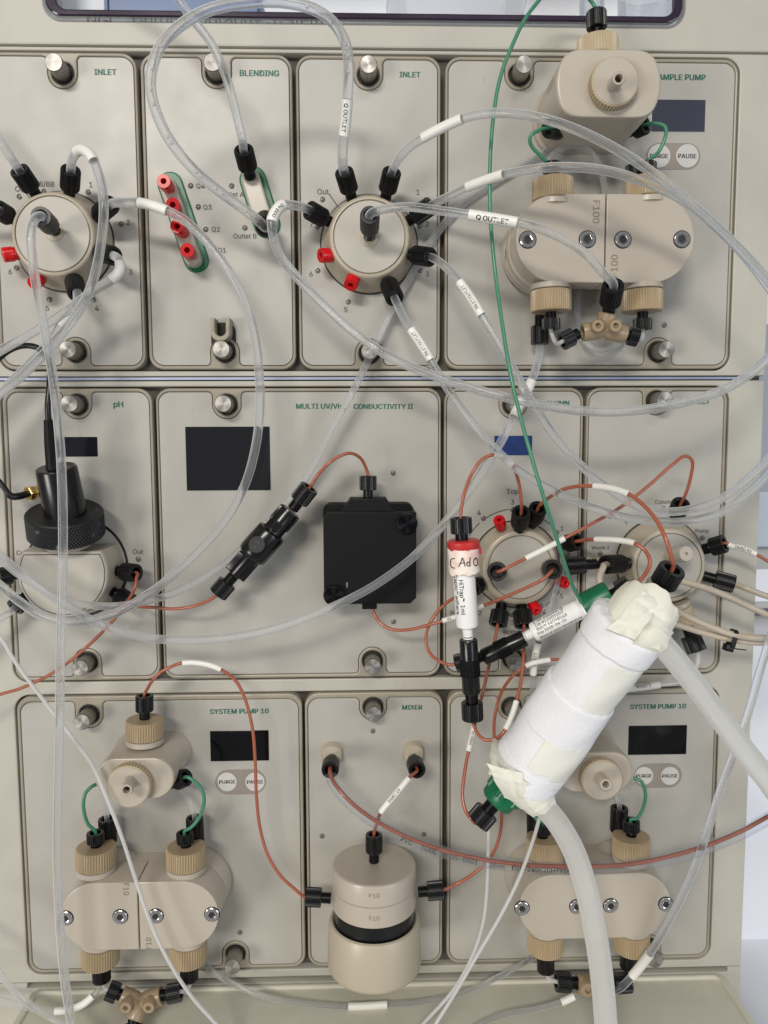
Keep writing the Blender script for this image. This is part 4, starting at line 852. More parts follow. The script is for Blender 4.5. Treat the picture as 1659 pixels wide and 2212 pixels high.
T('orange_tube', 'short orange arch from the inline connector to the top of the black detector box', 'tube', [(690, 1022, 118), (720, 993, 118), (755, 979, 105), (778, 989, 85), (791, 1012, 66)], 3.35, 'orange', a=fi1, b=fu, group=OT)

# ------------------------------------------------------------------ column valve and injection valve fittings
fc = dict(tl=F_(1121, 1146, 44, 1126, 1106, 96, 18.5), tr=F_(1148, 1135, 40, 1163, 1097, 84, 18), r1=F_(1212, 1177, 40, 1248, 1169, 74, 18), b1=F_(1084, 1304, 38, 1075, 1350, 62, 18.5), b2=F_(1125, 1302, 42, 1132, 1352, 72, 19), cl=F_(1076, 1232, 56, 1073, 1235, 118, 19.5), cr=F_(1187, 1228, 56, 1194, 1230, 118, 20), lh=F_(1040, 1258, 38, 1024, 1270, 60, 17))
plug(1082, 1140, 44, 1078, 1122, 64, 12, 'red plug at the upper left of the column valve'); plug(1207, 1254, 40, 1223, 1260, 58, 12, 'red plug on the right side of the column valve, behind the green tube'); plug(1150, 1305, 40, 1160, 1320, 58, 12.5, 'red plug at the bottom right of the column valve')
# ------------------------------------------------------------------ small column (red cap), couplers, second column
hx = thing('small_column', P(1009, 1355, 170), 'upright white syringe shaped column with red cap and handwritten tape', 'column')
a, b = P(1001, 1228, 172), P(1009.5, 1352, 168); ax = unit(b-a); L = np.linalg.norm(b-a); rr = 24.5*kf(170)
mb = MB(); lathe(mb, [(rr-2, 0), (rr, 0), (rr+.5, L-5), (rr-1, L), (11, L+1), (10.5, L+16), (9.5, L+18)], a, ax, 56)
for i in range(4): z = L+18+i*5; lathe(mb, [(9.4, z), (10.6, z+1.2), (10.6, z+2.2), (9.2, z+3.6)], a, ax, 28)
br_ = mk('barrel', mb, M['syringe'], hx)
mb = MB(); lathe(mb, [(0, 2), (rr-3.5, 2), (rr-3, L-4), (0, L-3)], a, ax, 40); mk('resin_bed', mb, M['white'], br_)
A_, B_, _ = basis(ax)
def wraptext(parent, s, O, ax, r, z, size, rot_along=True, ang=0.0, mat='ink', bold=0.0, flip=False, width=None):
    v, f = textgeo(s, bold); ext = v.max(0)-v.min(0); sc = (width/ext[0]) if width else size/ext[1]
    w = unit(CAMPOS-(O+ax*z)); nn = unit(w-ax*(w@ax)); bb = np.cross(nn, ax); sg = -1 if flip else 1; V = []
    for p in v:
        if rot_along: s_, t_ = sg*p[0]*sc, sg*p[1]*sc
        else: s_, t_ = -p[1]*sc, p[0]*sc*1.0
        an = t_/r+ang; V.append(O+ax*(z+s_)+(r+.4+.1*p[2])*(math.cos(an)*nn+math.sin(an)*bb))
    return mk('lettering', MB().add(V, f), M[mat], parent, smooth=0)
wraptext(br_, 'HiTrap\u2122  1ml', a, ax, rr+.6, 53, 8, ang=-.32 if False else .32*(1 if np.cross(unit(CAMPOS-a), ax)[0] < 0 else -1), bold=.008, width=70)
wraptext(br_, 'Capto\u2122 adhere', a, ax, rr+.6, 48, 8, ang=.85*(1 if np.cross(unit(CAMPOS-a), ax)[0] < 0 else -1), bold=.004, width=80)
tp0 = P(1000, 1183, 173); ta = unit(P(1003, 1236, 172)-tp0); tl = np.linalg.norm(P(1003, 1236, 172)-tp0); rt = 33.5*kf(172)
mb = MB(); V = []; nT = 72
for i in range(9):
    for k_ in range(nT):
        t = 2*math.pi*k_/nT; w_ = rt*(1+.018*math.sin(3*t+i)+.012*math.sin(7*t+2*i)); zz = tl*i/8+(1.6*math.sin(5*t)+1.1*math.sin(11*t) if i in (0, 8) else 0); V.append(tp0+ta*zz+w_*(math.cos(t)*A_+math.sin(t)*B_))
mb.add(V, [(i*nT+k_, i*nT+(k_+1) % nT, (i+1)*nT+(k_+1) % nT, (i+1)*nT+k_) for i in range(8) for k_ in range(nT)]+[tuple(range(nT))]); tape = mk('paper_tape', mb, M['papertape'], hx)
def strokes(parent, lines, O, X, Y, r):
    for ln in lines:
        pts = catmull([O+X*p[0]+Y*p[1]+N3*(math.sqrt(max(31.3**2-p[0]**2, 9))+.2) for p in ln], 1.5); mb = MB(); sweep(mb, pts, r, 6); mk('lettering', mb, M['ink'], parent)
Yt = -ta; Xt = unit(np.cross(Yt, -N3)); Xt = Xt if Xt[0] > 0 else -Xt; ct = tp0+ta*tl*.52
strokes(tape, [[(-20, 9), (-26, 7), (-28, -2), (-26, -9), (-21, -10)], [(-14, -7), (-9, 3), (-6, 10), (-3, 1), (-2, -7)], [(-12, -1), (-7, 0), (-2, 1)], [(9, 10), (8, 0), (8, -7)], [(8, 0), (3, 1), (2, -5), (6, -7), (8, -3)], [(20, 7), (16, 2), (17, -6), (22, -8), (25, -1), (23, 6), (19, 7)]], ct, Xt, Yt, .85)
rc = P(1001, 1178, 173); mb = MB(); lathe(mb, [(0, -7), (29, -7), (32, -3), (32, 8), (28, 11), (0, 11)], rc, -ta, 48); mk('cap', mb, M['redsoft'], hx)
mb = MB(); slab(mb, [rrect(6, -8, 36, 8, 5, 4)], -8, 6, 3, O=rc, X=unit(X3*.95-Y3*.25), Y=N3, N=-ta); mk('cap_tab', mb, M['redsoft'], hx)
def coupler(name, a, b, r, label):
    ax = unit(b-a); L = np.linalg.norm(b-a); t = thing(name, (a+b)/2, label, 'coupler'); mb = MB()
    lathe(mb, [(r*.6, 3), (r*.62, 0), (r*.93, 0), (r, 2.5), (r, L-2.5), (r*.93, L), (0, L)], a, ax, 44)
    A, B, D = basis(ax); v = np.concatenate(mb.v)
    o = mk('sleeve', mb, M['blackgloss'], t)
    w = unit(CAMPOS-(a+b)/2); nn = unit(w-ax*(w@ax)); sd = np.cross(ax, nn)
    for s in (-1, 1):
        mb = MB(); slab(mb, [rrect(L*.36, -r*.6, L*.68, r*.6, 3, 3)], r*.7, r*1.02, 1.2, O=a, X=ax, Y=unit(np.cross(nn+sd*s, ax)), N=unit(nn+sd*s*1.0)); mk('wrench_flat', mb, M['blackmatte'], o)
    return t
kc = kf(168)
coupler('coupler', P(1011.5, 1381, 168), P(1018.5, 1497, 165), 20*kc, 'upright black coupler below the red capped column')
coupler('coupler', P(1134, 1378, 150), P(1044, 1420, 135), 19*kc, 'slanted black coupler between the two small columns')
hn = F_(1018.5, 1494, 165, 1021, 1554, 165, 22, done=False)
tj = F_(1050, 1416, 135, 985, 1434, 122, 19)
T('orange_tube', 'orange tube looping left behind the red capped column into the slanted black coupler', 'tube', [(1010, 1280, 75), (980, 1292, 85), (950, 1316), (927, 1350, 100), (920, 1385), (930, 1413), (953, 1430, 115), (972, 1436, 118)], 3.35, 'orange', a=fc['lh'], b=tj, group=OT)
T('orange_tube', 'orange tube from under the detector box to the right face port of the column valve', 'tube', [(804, 1302, 66), (808, 1325, 70), (822, 1346, 80), (848, 1360), (885, 1360), (930, 1349, 110), (960, 1340), (1000, 1327), (1045, 1308, 120), (1090, 1290), (1140, 1268, 145), (1172, 1252, 155), (1188, 1238, 150)], 3.35, 'orange', b=fc['cr'], sl=[((956, 1340), (986, 1331), 5.6, '#2', dict(tw=.3)), ((1030, 1314), (1045, 1308), 5.6)], group=OT)
f6 = F_(998, 1172, 173, 995, 1118, 174, 22)
T('orange_tube', 'orange arch with short white sleeve rising from the red capped column', 'tube', [(998, 1090, 174), (1004, 1062), (1020, 1022, 178), (1043, 991), (1070, 982, 170), (1092, 990), (1108, 1006, 150), (1121, 1045), (1126, 1085, 120)], 3.35, 'orange', a=f6, b=fc['tl'], sl=[((1068, 982), (1106, 1003), 5.6)], group=OT)
T('orange_tube', 'orange tube with long slanted white sleeve across the face of the column valve', 'tube', [(1080, 1234, 140), (1100, 1224, 150), (1136, 1206, 160), (1180, 1184), (1219, 1163, 160), (1270, 1136), (1340, 1096, 150), (1400, 1050), (1450, 1006, 140), (1480, 985), (1495, 995, 125), (1491, 1035), (1480, 1070, 100)], 3.35, 'orange', a=fc['cl'], b=F_(1458, 1118, 45, 1471, 1088, 80, 18), sl=[((1137, 1205), (1218, 1164), 6)], group=OT)
# second column, green cap
a, b = P(1153, 1366, 152), P(1257, 1313, 175); ax = unit(b-a); L = np.linalg.norm(b-a); r2 = 22.5*kf(165)
c2t = thing('small_column', a, 'slanted white column with green cap and printed batch number', 'column')
mb = MB(); lathe(mb, [(9, -22), (9.6, -2), (r2-2, -1), (r2, 2), (r2, L), (r2+7, L), (r2+7, L+5), (r2, L+6), (0, L+6)], a, ax, 56)
for i in range(5): z = -22+i*4.4; lathe(mb, [(9.2, z), (10.8, z+1.1), (10.8, z+2), (9.2, z+3.2)], a, ax, 28)
b2 = mk('barrel', mb, M['syringe'], c2t)
mb = MB(); lathe(mb, [(0, 3), (r2-3, 3), (r2-3, L-3), (0, L-3)], a, ax, 40); mk('resin_bed', mb, M['white'], b2)
mb = MB(); lathe(mb, [(0, L+5), (26, L+5), (27, L+8), (27, L+58), (25, L+62), (0, L+62)], a, ax, 64); mk('cap', mb, M['green'], c2t)
# text runs up along the axis; ang > 0 towards the upper left side
_s = 1
for s, ang, wd, z in (('1 ml column Q', .95, 66, 42), ('Cat #12009259', .52, 62, 42), ('Batch 64598548', .10, 66, 44), ('Exp 2028-04-20', -.32, 62, 40), ('Store at room temperature', -.85, 92, 54)): wraptext(b2, s, a, ax, r2, z, 8, ang=ang, width=wd, bold=.004)
fg = F_(1320, 1287, 178, 1362, 1263, 190, 21)
T('orange_tube', 'orange tube with curved white sleeve hooking down into the green capped column', 'tube', [(1268, 1166, 90), (1290, 1165, 115), (1335, 1167, 150), (1371, 1174, 180), (1394, 1190), (1404, 1215, 205), (1392, 1243, 205), (1376, 1258, 198)], 3.9, 'orange', a=fc['r1'], b=fg, sl=[((1288, 1165), (1370, 1173), 6.2)], group=OT)
# injection valve: peg, connectors, fittings
a, b = P(1445, 1201, 60), P(1483, 1196, 128); ax = unit(b-a); L = np.linalg.norm(b-a)
mb = MB(); lathe(mb, [(14, 0), (14, L*.3), (16.5, L*.32), (16.5, L-2), (15, L), (3.2, L), (3, L-5), (0, L-5)], a, ax, 36); mk('port_peg', mb, M['beige'], v4); collar(v4, 1447, 1202, 60.6, 18, 2)
fj = dict(pu=F_(1519, 1187, 44, 1566, 1174, 74, 18.5), ri=F_(1519, 1244, 44, 1586, 1262, 66, 18.5), le=F_(1364, 1216, 40, 1307, 1220, 92, 19), lo=F_(1483, 1352, 46, 1506, 1408, 66, 20))
mb = MB(); a = P(1324, 1219, 44); lathe(mb, [(0, -10), (20, -10), (22, -6), (22, 16), (17, 22), (14, 30), (12, 44), (0, 44)], a, unit(np.array([-1., -.15, .05])), 84, knurl=(2, 3), amp=.05); mk('side_connector', mb, M['tanlight'], v4)
w2 = F_(1290, 1218, 60, 1222, 1223, 56, 18)
T('waste_tube', 'thin milky tube with WASTE sleeve hanging from the black fitting between column and injection valves', 'tube', [(1210, 1232, 60), (1204, 1260, 64), (1190, 1310, 70), (1172, 1358, 70), (1160, 1400), (1153, 1440), (1150, 1490, 40), (1150, 1540, 30), (1155, 1600, 20)], 5, 'clearthin', b=None, a=w2, sl=[((1162, 1388), (1152, 1456), 8, 'WASTE', dict(tw=.5, cap=7, flip=True))], group=CT)
kcap(v4, 1466, 1312, 1478, 1348, 46, 27, 'tanlight', 6, 100)
T('waste_tube', 'milky tube with WASTE sleeve below the injection valve, behind the thick hose', 'tube', [(1508, 1425, 74), (1504, 1440, 72), (1488, 1460, 55), (1460, 1475, 30), (1425, 1479, 26), (1390, 1484, 26), (1340, 1490, 26), (1290, 1500, 26)], 5, 'milk', a=fj['lo'], sl=[((1425, 1479), (1352, 1488), 8, 'WASTE', dict(tw=.5, cap=7.5, flip=True, side=-.3))], group=CT)
BT = 'beige tubing'
T('beige_tube', 'short beige tube curling down from the side connector of the injection valve', 'tube', [(1303, 1226, 112), (1296, 1245, 128), (1297, 1262, 135), (1310, 1284, 130), (1330, 1310, 110)], 6.6, 'beigetube', a=fj['le'], group=BT)
T('beige_tube', 'uppermost beige tube, leaving the right fitting of the injection valve', 'tube', [(1615, 1272, 84), (1640, 1282), (1700, 1305, 90)], 6.4, 'beigetube', a=fj['ri'], group=BT)
T('beige_tube', 'long beige tube bowing across the injection valve face to the right edge', 'tube', [(1402, 1290, 75), (1399, 1268, 105), (1410, 1251, 125), (1440, 1249, 135), (1475, 1256), (1540, 1276, 140), (1600, 1302), (1700, 1352, 145)], 6.8, 'beigetube', group=BT)
T('beige_tube', 'beige tube, upper of the two joined by the black cable tie', 'tube', [(1430, 1302, 150), (1480, 1330, 160), (1530, 1352), (1580, 1370, 160), (1620, 1377), (1700, 1382, 165)], 6.8, 'beigetube', group=BT)
T('beige_tube', 'beige tube, lower of the two joined by the black cable tie', 'tube', [(1420, 1337, 145), (1470, 1352), (1520, 1367), (1580, 1381, 150), (1630, 1388), (1700, 1391, 150)], 6.4, 'beigetube', group=BT)
ctx = thing('cable_tie', P(1586, 1378, 155), 'black cable tie round two beige tubes at the right', 'cable tie')
mb = MB(); O = P(1583, 1376, 155); axx = unit(P(1600, 1380, 155)-P(1560, 1371, 155)); Yv = unit(np.cross(N3, axx)); slab(mb, [rrect(-11, -24, 11, 16, 8, 5), rrect(-8.5, -17, 8.5, 13.5, 7, 5)], -5, 5, 1, O=O, X=N3, Y=Yv, N=axx); mk('strap', mb, M['black'], ctx)
mb = MB(); slab(mb, [rrect(-9, -30, 9, -16, 2, 2)], -8, 8, 1.5, O=O+axx*-3, X=N3, Y=Yv, N=axx); mk('head', mb, M['black'], ctx)
mb = MB(); sweep(mb, catmull([O-Yv*23-axx*4, O-Yv*22+axx*15, O-Yv*20+axx*34], 4), 1.2, 8); mk('tail', mb, M['black'], ctx)
T('orange_tube', 'orange tube at the right edge with a sleeve printed #4 ORNG', 'tube', [(1578, 1179, 80), (1605, 1185, 84), (1632, 1197, 86), (1660, 1213), (1700, 1240, 86)], 3.45, 'orange', a=fj['pu'], sl=[((1570, 1178), (1632, 1197), 6, '#4 ORNG', dict(tw=.65, cap=6, flip=True))], group=OT)

# ------------------------------------------------------------------ foam wrapped column in front
HA, HB = 350, 225
fa, fb = P(1352, 1356, HA), P(1130, 1672, HB); ax = unit(fb-fa); L = np.linalg.norm(fb-fa); fr0 = 84*kf((HA+HB)/2)
fo = thing('foam_wrapped_column', (fa+fb)/2, 'thick slanted column wrapped in white foam and cream tape, in front of everything', 'column')
D = ax; A = unit(N3-D*(N3@D)); B = np.cross(D, A)      # A faces the viewer
if B[0] < 0: B = -B                                      # B points to the right
def wob(t, z, a_=1.0): return a_*(1.1*math.sin(2*t+z*.02)+.8*math.sin(3*t-z*.03)+.35*math.sin(7*t+z*.06)+.4*math.sin(z*.07+2*t))
def blanket(mb, z0, z1, r, n=110, seed=0, wav=3.0, amp=1.0, thick=5.0, nz=30, rnd=5.0, a0=None, a1=None, jag=0.25):
    V = []; F = []; rg = np.random.default_rng(seed); ph = rg.uniform(0, 6.28, 8); part = a0 is not None
    def edge(t): return wav*(math.sin(t+ph[0])*.5+math.sin(2*t+ph[1])*.35+math.sin(7*t+ph[2])*jag*.6+math.sin(13*t+ph[3])*jag*.5+math.sin(23*t+ph[5])*jag*.3)
    lev = [(z0, r-thick, 0), (z0, r-rnd, 0), (z0+rnd*.35, r-rnd*.35, 0), (z0+rnd, r, 0)]+[(z0+rnd+(z1-z0-2*rnd)*i/nz, r, 0) for i in range(1, nz)]+[(z1-rnd, r, 1), (z1-rnd*.35, r-rnd*.35, 1), (z1, r-rnd, 1), (z1, r-thick, 1)]
    for z, rr, e in lev:
        fz = (z-z0)/(z1-z0)
        for k_ in range(n):
            t = 2*math.pi*k_/n if not part else a0+(a1-a0)*k_/(n-1)
            zz = z+edge(t)*(1-fz)+edge(t+2)*fz; w = rr+wob(t, zz, amp)
            if part: w -= max(0, 1-min(k_, n-1-k_)/3)*3.2
            V.append(fa+D*zz+w*(math.cos(t)*A+math.sin(t)*B))
    m_ = len(lev); flip = np.cross(A, B)@D < 0
    for i in range(m_-1):
        for k_ in range(n-1 if part else n):
            j = (k_+1) % n; q = (i*n+k_, i*n+j, (i+1)*n+j, (i+1)*n+k_); F.append(q[::-1] if flip else q)
    mb.add(V, F); return mb
mb = MB(); blanket(mb, -12, L+4, fr0-4.4, seed=1, wav=3, amp=1.3, thick=34, nz=70, rnd=9); mk('foam_core', mb, M['foam'], fo, smooth=70)
mb = MB(); blanket(mb, -16, 46, fr0-1.5, seed=2, wav=4, amp=1.2, thick=34, rnd=10); mk('foam_layer', mb, M['foam'], fo, smooth=70)
mb = MB(); blanket(mb, 40, 176, fr0-4.0, seed=3, wav=6, amp=1.3, thick=3, rnd=.8, a0=-.25, a1=1.75); mk('tape_layer', mb, M['filmtape'], fo, smooth=70)
mb = MB(); blanket(mb, 150, 246, fr0-.6, seed=4, wav=5, amp=1.3, thick=8, rnd=4.5); mk('foam_layer', mb, M['foam'], fo, smooth=70)
mb = MB(); blanket(mb, 236, 316, fr0-.2, seed=6, wav=9, amp=1.3, thick=3, rnd=.8, a0=-.5, a1=1.6, jag=.5); mk('tape_layer', mb, M['filmtape'], fo, smooth=70)
mb = MB(); blanket(mb, 232, L-8, fr0-1.2, seed=5, wav=5, amp=1.3, thick=20, rnd=6); mk('foam_layer', mb, M['foam'], fo, smooth=70)
mb = MB(); blanket(mb, L-62, L+2, fr0+.2, seed=8, wav=4, amp=1.3, thick=24, rnd=8); mk('foam_layer', mb, M['foam'], fo, smooth=70)
mb = MB(); lathe(mb, [(0, -4), (fr0-36, -4), (fr0-30, 2), (fr0-30, 40)], fa, ax, 48); mk('inner_end', mb, M['foamtape'], fo)
# crumpled tape: pleats running along a tapering wrap, with cross creases
def crumple(name, pts, rads, mat, seed, n=96, amp=.05, zj=4.0, parent=None, smooth=48, npl=11, step=3.0):
    path = catmull(pts, step); m_ = len(path); rg = np.random.default_rng(seed); T_ = np.gradient(path, axis=0); T_ /= np.linalg.norm(T_, axis=1)[:, None]
    R = np.interp(np.linspace(0, 1, m_), np.linspace(0, 1, len(rads)), rads); a, b, _ = basis(T_[0]); V = []; F = []
    pl = [(rg.uniform(0, 6.283), rg.uniform(.05, .26), rg.uniform(-.6, 1.0)*amp, rg.uniform(-.5, .5), rg.uniform(-1, 1)) for _ in range(npl)]
    cz = [(rg.uniform(0, m_), rg.uniform(-3, 3), rg.uniform(1.5, 4), rg.uniform(-.35, .35)*amp, rg.uniform(0, 6.28)) for _ in range(6)]
    ang = rg.uniform(0, 6.28, 4)
    for i in range(m_):
        a = unit(a-T_[i]*(a@T_[i])); b = np.cross(T_[i], a); fi = i/(m_-1)
        for k_ in range(n):
            t = 2*math.pi*k_/n; w = 0
            for t0, wd, am, tw, gr in pl:
                d = (t-t0-tw*fi+math.pi) % (2*math.pi)-math.pi; w += am*max(0, 1-abs(d)/wd)*(.45+.55*(fi if gr > 0 else 1-fi))
            for z0, sl_, wd, am, ph in cz: w += am*max(0, 1-abs(i-z0-sl_*math.sin(t+ph))/wd)
            ez = zj*(math.sin(2*t+ang[0])+.6*math.sin(5*t+ang[1])+.35*math.sin(11*t+ang[2]))*(max(0, fi*4-3)-max(0, 1-fi*4))
            V.append(path[i]+T_[i]*ez+R[i]*(1+w)*(math.cos(t)*a+math.sin(t)*b))
    for i in range(m_-1):
        for k_ in range(n): j = (k_+1) % n; F.append((i*n+k_, i*n+j, (i+1)*n+j, (i+1)*n+k_))
    s0 = len(V)                                            # the far end is open: a short inner lip instead of a lid
    for k_ in range(n): V.append(V[(m_-1)*n+k_]*1.0-T_[-1]*6+(path[-1]-V[(m_-1)*n+k_])*.10)
    for k_ in range(n): j = (k_+1) % n; F.append(((m_-1)*n+k_, (m_-1)*n+j, s0+j, s0+k_))
    F.append(tuple(s0+k_ for k_ in range(n))); F.append(tuple(range(n-1, -1, -1)))
    mb = MB().add(V, F); return mk(name, mb, M[mat], parent, smooth=smooth)
crumple('crumpled_tape', [P(1350, 1372, HA), P(1372, 1344, HA+6), P(1395, 1315, HA+6), P(1408, 1297, HA)], [40, 54, 56, 52], 'foamtape', 11, parent=fo, amp=.035, npl=26, zj=5)
crumple('tape_collar', [P(1378, 1352, HA+30), P(1405, 1368, HA+34), P(1428, 1384, HA+32)], [46, 37, 27], 'foamtape', 12, parent=fo, zj=2.5, amp=.09)
crumple('crumpled_tape', [P(1138, 1650, HB+4), P(1118, 1680, HB), P(1098, 1704, HB)], [76, 64, 46], 'foamtape', 13, parent=fo, amp=.045, npl=26)
crumple('tape_collar', [P(1136, 1690, HB+24), P(1158, 1722, HB+26), P(1172, 1742, HB+26)], [48, 38, 27], 'foamtape', 14, parent=fo, zj=2.5, amp=.10)
def flap(name, cs, mat, seed, n=26, amp=3.0):
    rg = np.random.default_rng(seed); cr = [(rg.uniform(0, 3.14), rg.uniform(-.6, .6), rg.uniform(.05, .16), rg.uniform(-1, 1)*amp) for _ in range(12)]; V = []; F = []
    C = [P(*c) for c in cs]
    for side_ in (0, 1):
        for i in range(n):
            for j in range(n):
                u, w = i/(n-1), j/(n-1); x, y = u-.5, w-.5
                e = .03*math.sin(9*w+seed)*(u-.5)*2; u2 = min(max(u+e, -.03), 1.03)
                p = C[0]*(1-u2)*(1-w)+C[1]*(1-u2)*w+C[2]*u2*w+C[3]*u2*(1-w); d = 14*(1-3*y*y)*(1-2*x*x)
                for a_, o_, wd, am in cr: d += am*max(0, 1-abs(x*math.cos(a_)+y*math.sin(a_)-o_)/wd)
                V.append(p+N3*(d-side_*1.2))
    for i in range(n-1):
        for j in range(n-1): q = (i*n+j, i*n+j+1, (i+1)*n+j+1, (i+1)*n+j); F.append(q); F.append(tuple(k_+n*n for k_ in q[::-1]))
    rim = [j for j in range(n)]+[i*n+n-1 for i in range(1, n)]+[(n-1)*n+j for j in range(n-2, -1, -1)]+[i*n for i in range(n-2, 0, -1)]
    for a_, b_ in zip(rim, rim[1:]+rim[:1]): F.append((b_, a_, a_+n*n, b_+n*n))
    return mk(name, MB().add(V, F), M[mat], fo, smooth=30)
flap('tape_flap', [(1312, 1358, HA+58), (1386, 1275, HA+46), (1454, 1310, HA+52), (1422, 1404, HA+66)], 'foamtape', 21, amp=4.0)
flap('tape_flap', [(1050, 1648, HB+52), (1088, 1722, HB+44), (1150, 1742, HB+56), (1128, 1668, HB+74)], 'foamtape', 22)
mb = MB(); lathe(mb, [(0, 0), (24, 0), (24, 22), (19, 27), (0, 28)], P(1396, 1306, HA), unit(P(1402, 1268, HA)-P(1396, 1306, HA)), 28); mk('green_end', mb, M['green'], fo)
mb = MB(); slab(mb, [rrect(-14, -6, 14, 6, 4, 4)], 0, 12, 2, O=P(1412, 1284, HA+12), X=unit(X3-.3*Y3), Y=N3, N=Y3); mk('green_clip', mb, M['green'], fo)
gb = P(1092, 1708, HB+4); gd = unit(P(1062, 1742, HB+4)-gb)
mb = MB(); lathe(mb, [(0, -6), (37, -6), (38, -2), (38, 10), (34, 13), (33, 26), (29, 31), (20, 33), (0, 33)], gb, gd, 132, knurl=(2, 3), amp=.09, per=6); mk('green_end', mb, M['green'], fo)
fbig = F_(1420, 1282, HA, 1453, 1228, HA+26, 27); fbot = F_(1066, 1736, HB+4, 1031, 1777, HB+8, 26)
T('orange_tube', 'orange tube with white sleeve arching from the column valve into the foam wrapped column', 'tube', [(1168, 1090, 105), (1187, 1074, 140), (1217, 1057, 185), (1252, 1050, 215), (1284, 1050, 240), (1325, 1056), (1359, 1068, 310), (1390, 1091), (1420, 1127, 370), (1441, 1172, 392), (1451, 1208, 388)], 3.6, 'orange', a=fc['tr'], b=fbig, sl=[((1283, 1050), (1358, 1068), 6.2)], group=OT)
T('orange_tube', 'orange tube looping under the red capped column, white sleeve, up to the column valve', 'tube', [(1024, 1568, 170), (1032, 1585, 180), (1047, 1598, 190), (1066, 1597), (1084, 1586, 195), (1096, 1568, 190), (1108, 1540), (1117, 1510, 170), (1126, 1468), (1131, 1420, 130), (1132, 1380, 95)], 3.45, 'orange', a=hn, b=fc['b2'], sl=[((1092, 1574), (1116, 1513), 6)], group=OT)
T('orange_tube', 'orange tube from the column valve down to the nut at the foot of the foam', 'tube', [(1070, 1376, 75), (1060, 1420, 90), (1042, 1500, 110), (1030, 1545), (1020, 1590, 150), (1010, 1632), (1002, 1680, 195), (999, 1720), (1006, 1752, 225), (1020, 1772, 236)], 3.45, 'orange', a=fc['b1'], b=fbot, sl=[((1024, 1567), (1010, 1622), 6, '#3 ORNG', dict(tw=.6, cap=5))], group=OT)
mr = F_(903, 1927, 112, 957, 1922, 112, 19)
T('orange_tube', 'orange tube with white sleeve passing behind the foam to the right side of the mixer', 'tube', [(1250, 1436, 60), (1205, 1425, 70), (1170, 1428), (1138, 1437, 80), (1110, 1458), (1086, 1490), (1072, 1530), (1067, 1570, 80), (1072, 1640), (1082, 1720, 80), (1083, 1775), (1078, 1810, 90), (1060, 1852), (1022, 1888, 105), (985, 1910)], 3.35, 'orange', b=mr, sl=[((1188, 1426), (1134, 1439), 5.8)], group=OT)
hs = 'silicone hoses of the foam wrapped column'
T('silicone_hose', 'thick milky hose from the top of the foam to the right edge', 'hose', [(1392, 1358, HA+28), (1428, 1390, HA+34), (1480, 1452, HA+36), (1540, 1530, HA+36), (1605, 1618, HA+36), (1680, 1715, HA+36)], 20.0, 'silicone', group=hs, n=32)
T('silicone_hose', 'thick milky hose from the foot of the foam down to the bottom edge', 'hose', [(1148, 1704, HB+24), (1172, 1738, HB+30), (1205, 1778, HB+40), (1240, 1840, HB+55), (1266, 1920, HB+70), (1285, 2010), (1300, 2110, HB+85), (1312, 2260, HB+95)], 21.5, 'silicone', group=hs, n=32)

# ------------------------------------------------------------------ system pumps
pv, _ = topvalve(m_p1, 290.5, 1682, 87.5, 46.5, 148, (284, 1690), 49.5, ((281, 1688), (273, 1707), 13.2))
p1h = pumphead(m_p1, 301.7, 1979, 177, 80, 56, 138, ((142, 1983), (260, 1980), (336.6, 1978.5), (458, 1975)), (('F10', 272.5, 1921, 28, -90, 0), ('F10', 321, 2038, 28, 90, 1)), 299, 16)
kcap(pv, 313, 1592, 313, 1553, 80, 41, 'tan', 6)
fpt = F_(312.5, 1556, 80, 312, 1502, 80, 17.5)
for x0 in (207.7, 402): kcap(p1h[0 if x0 < 300 else 1], x0, 1868, x0, 1828, 92, 43.5)
for x0, y0 in ((217, 2050), (407, 2046)): kcap(p1h[0 if x0 < 300 else 1], x0, y0-14, x0, y0+28, 92, 42)
pv2, _ = topvalve(m_p2, 1286, 1668, 86, 46, 148, (1294, 1676), 48.5, ((1296, 1679), (1309, 1695), 13))
p2h = pumphead(m_p2, 1285.7, 1958, 176, 78, 56, 138, ((1127.7, 1961.6), (1246, 1958), (1319, 1956), (1438, 1952.6)), (), 1281, 16)
for x0, y0 in ((1177, 1848), (1363, 1845)): kcap(p2h[0 if x0 < 1281 else 1], x0, y0, x0, y0-40, 92, 42)
for x0, y0 in ((1178, 2010), (1364, 2008)): kcap(p2h[0 if x0 < 1281 else 1], x0, y0, x0, y0+42, 92, 41)
gA, gB = F_(205, 1695, 90, 194, 1690, 96, 14), F_(370, 1693, 88, 402, 1679, 108, 18)
cA, cB = F_(207.7, 1832, 92, 206, 1798, 92, 17.5), F_(402, 1832, 92, 399, 1798, 92, 17.5)
T('green_tube', 'green tube bowing left below the lower left pump valve', 'tube', [(240, 1690, 60), (218, 1692, 80), (200, 1698, 94), (185, 1713, 100), (180, 1740, 102), (190, 1780, 98)], 3.7, 'greentube', b=cA, group=GT)
T('green_tube', 'green tube bowing right from the black fitting of the lower left pump valve', 'tube', [(420, 1688, 112), (436, 1706, 112), (441, 1730, 110), (430, 1766, 100), (412, 1788, 96)], 3.7, 'greentube', a=gB, b=cB, group=GT)
cC, cD = F_(1172.7, 1812, 92, 1171, 1778, 92, 17.5), F_(1364, 1808, 92, 1363, 1772, 92, 17.5)
T('green_tube', 'green tube right of the lower right pump valve, beside the PURGE button', 'tube', [(1368, 1680, 92), (1385, 1688, 100), (1394, 1712, 102), (1391, 1740), (1376, 1768, 98)], 3.7, 'greentube', b=cD, group=GT)
T('green_tube', 'short green tube behind the foot of the foam, into the lower right pump', 'tube', [(1130, 1700, 90), (1143, 1738, 100), (1153, 1760), (1163, 1774, 98)], 3.7, 'greentube', b=cC, group=GT)
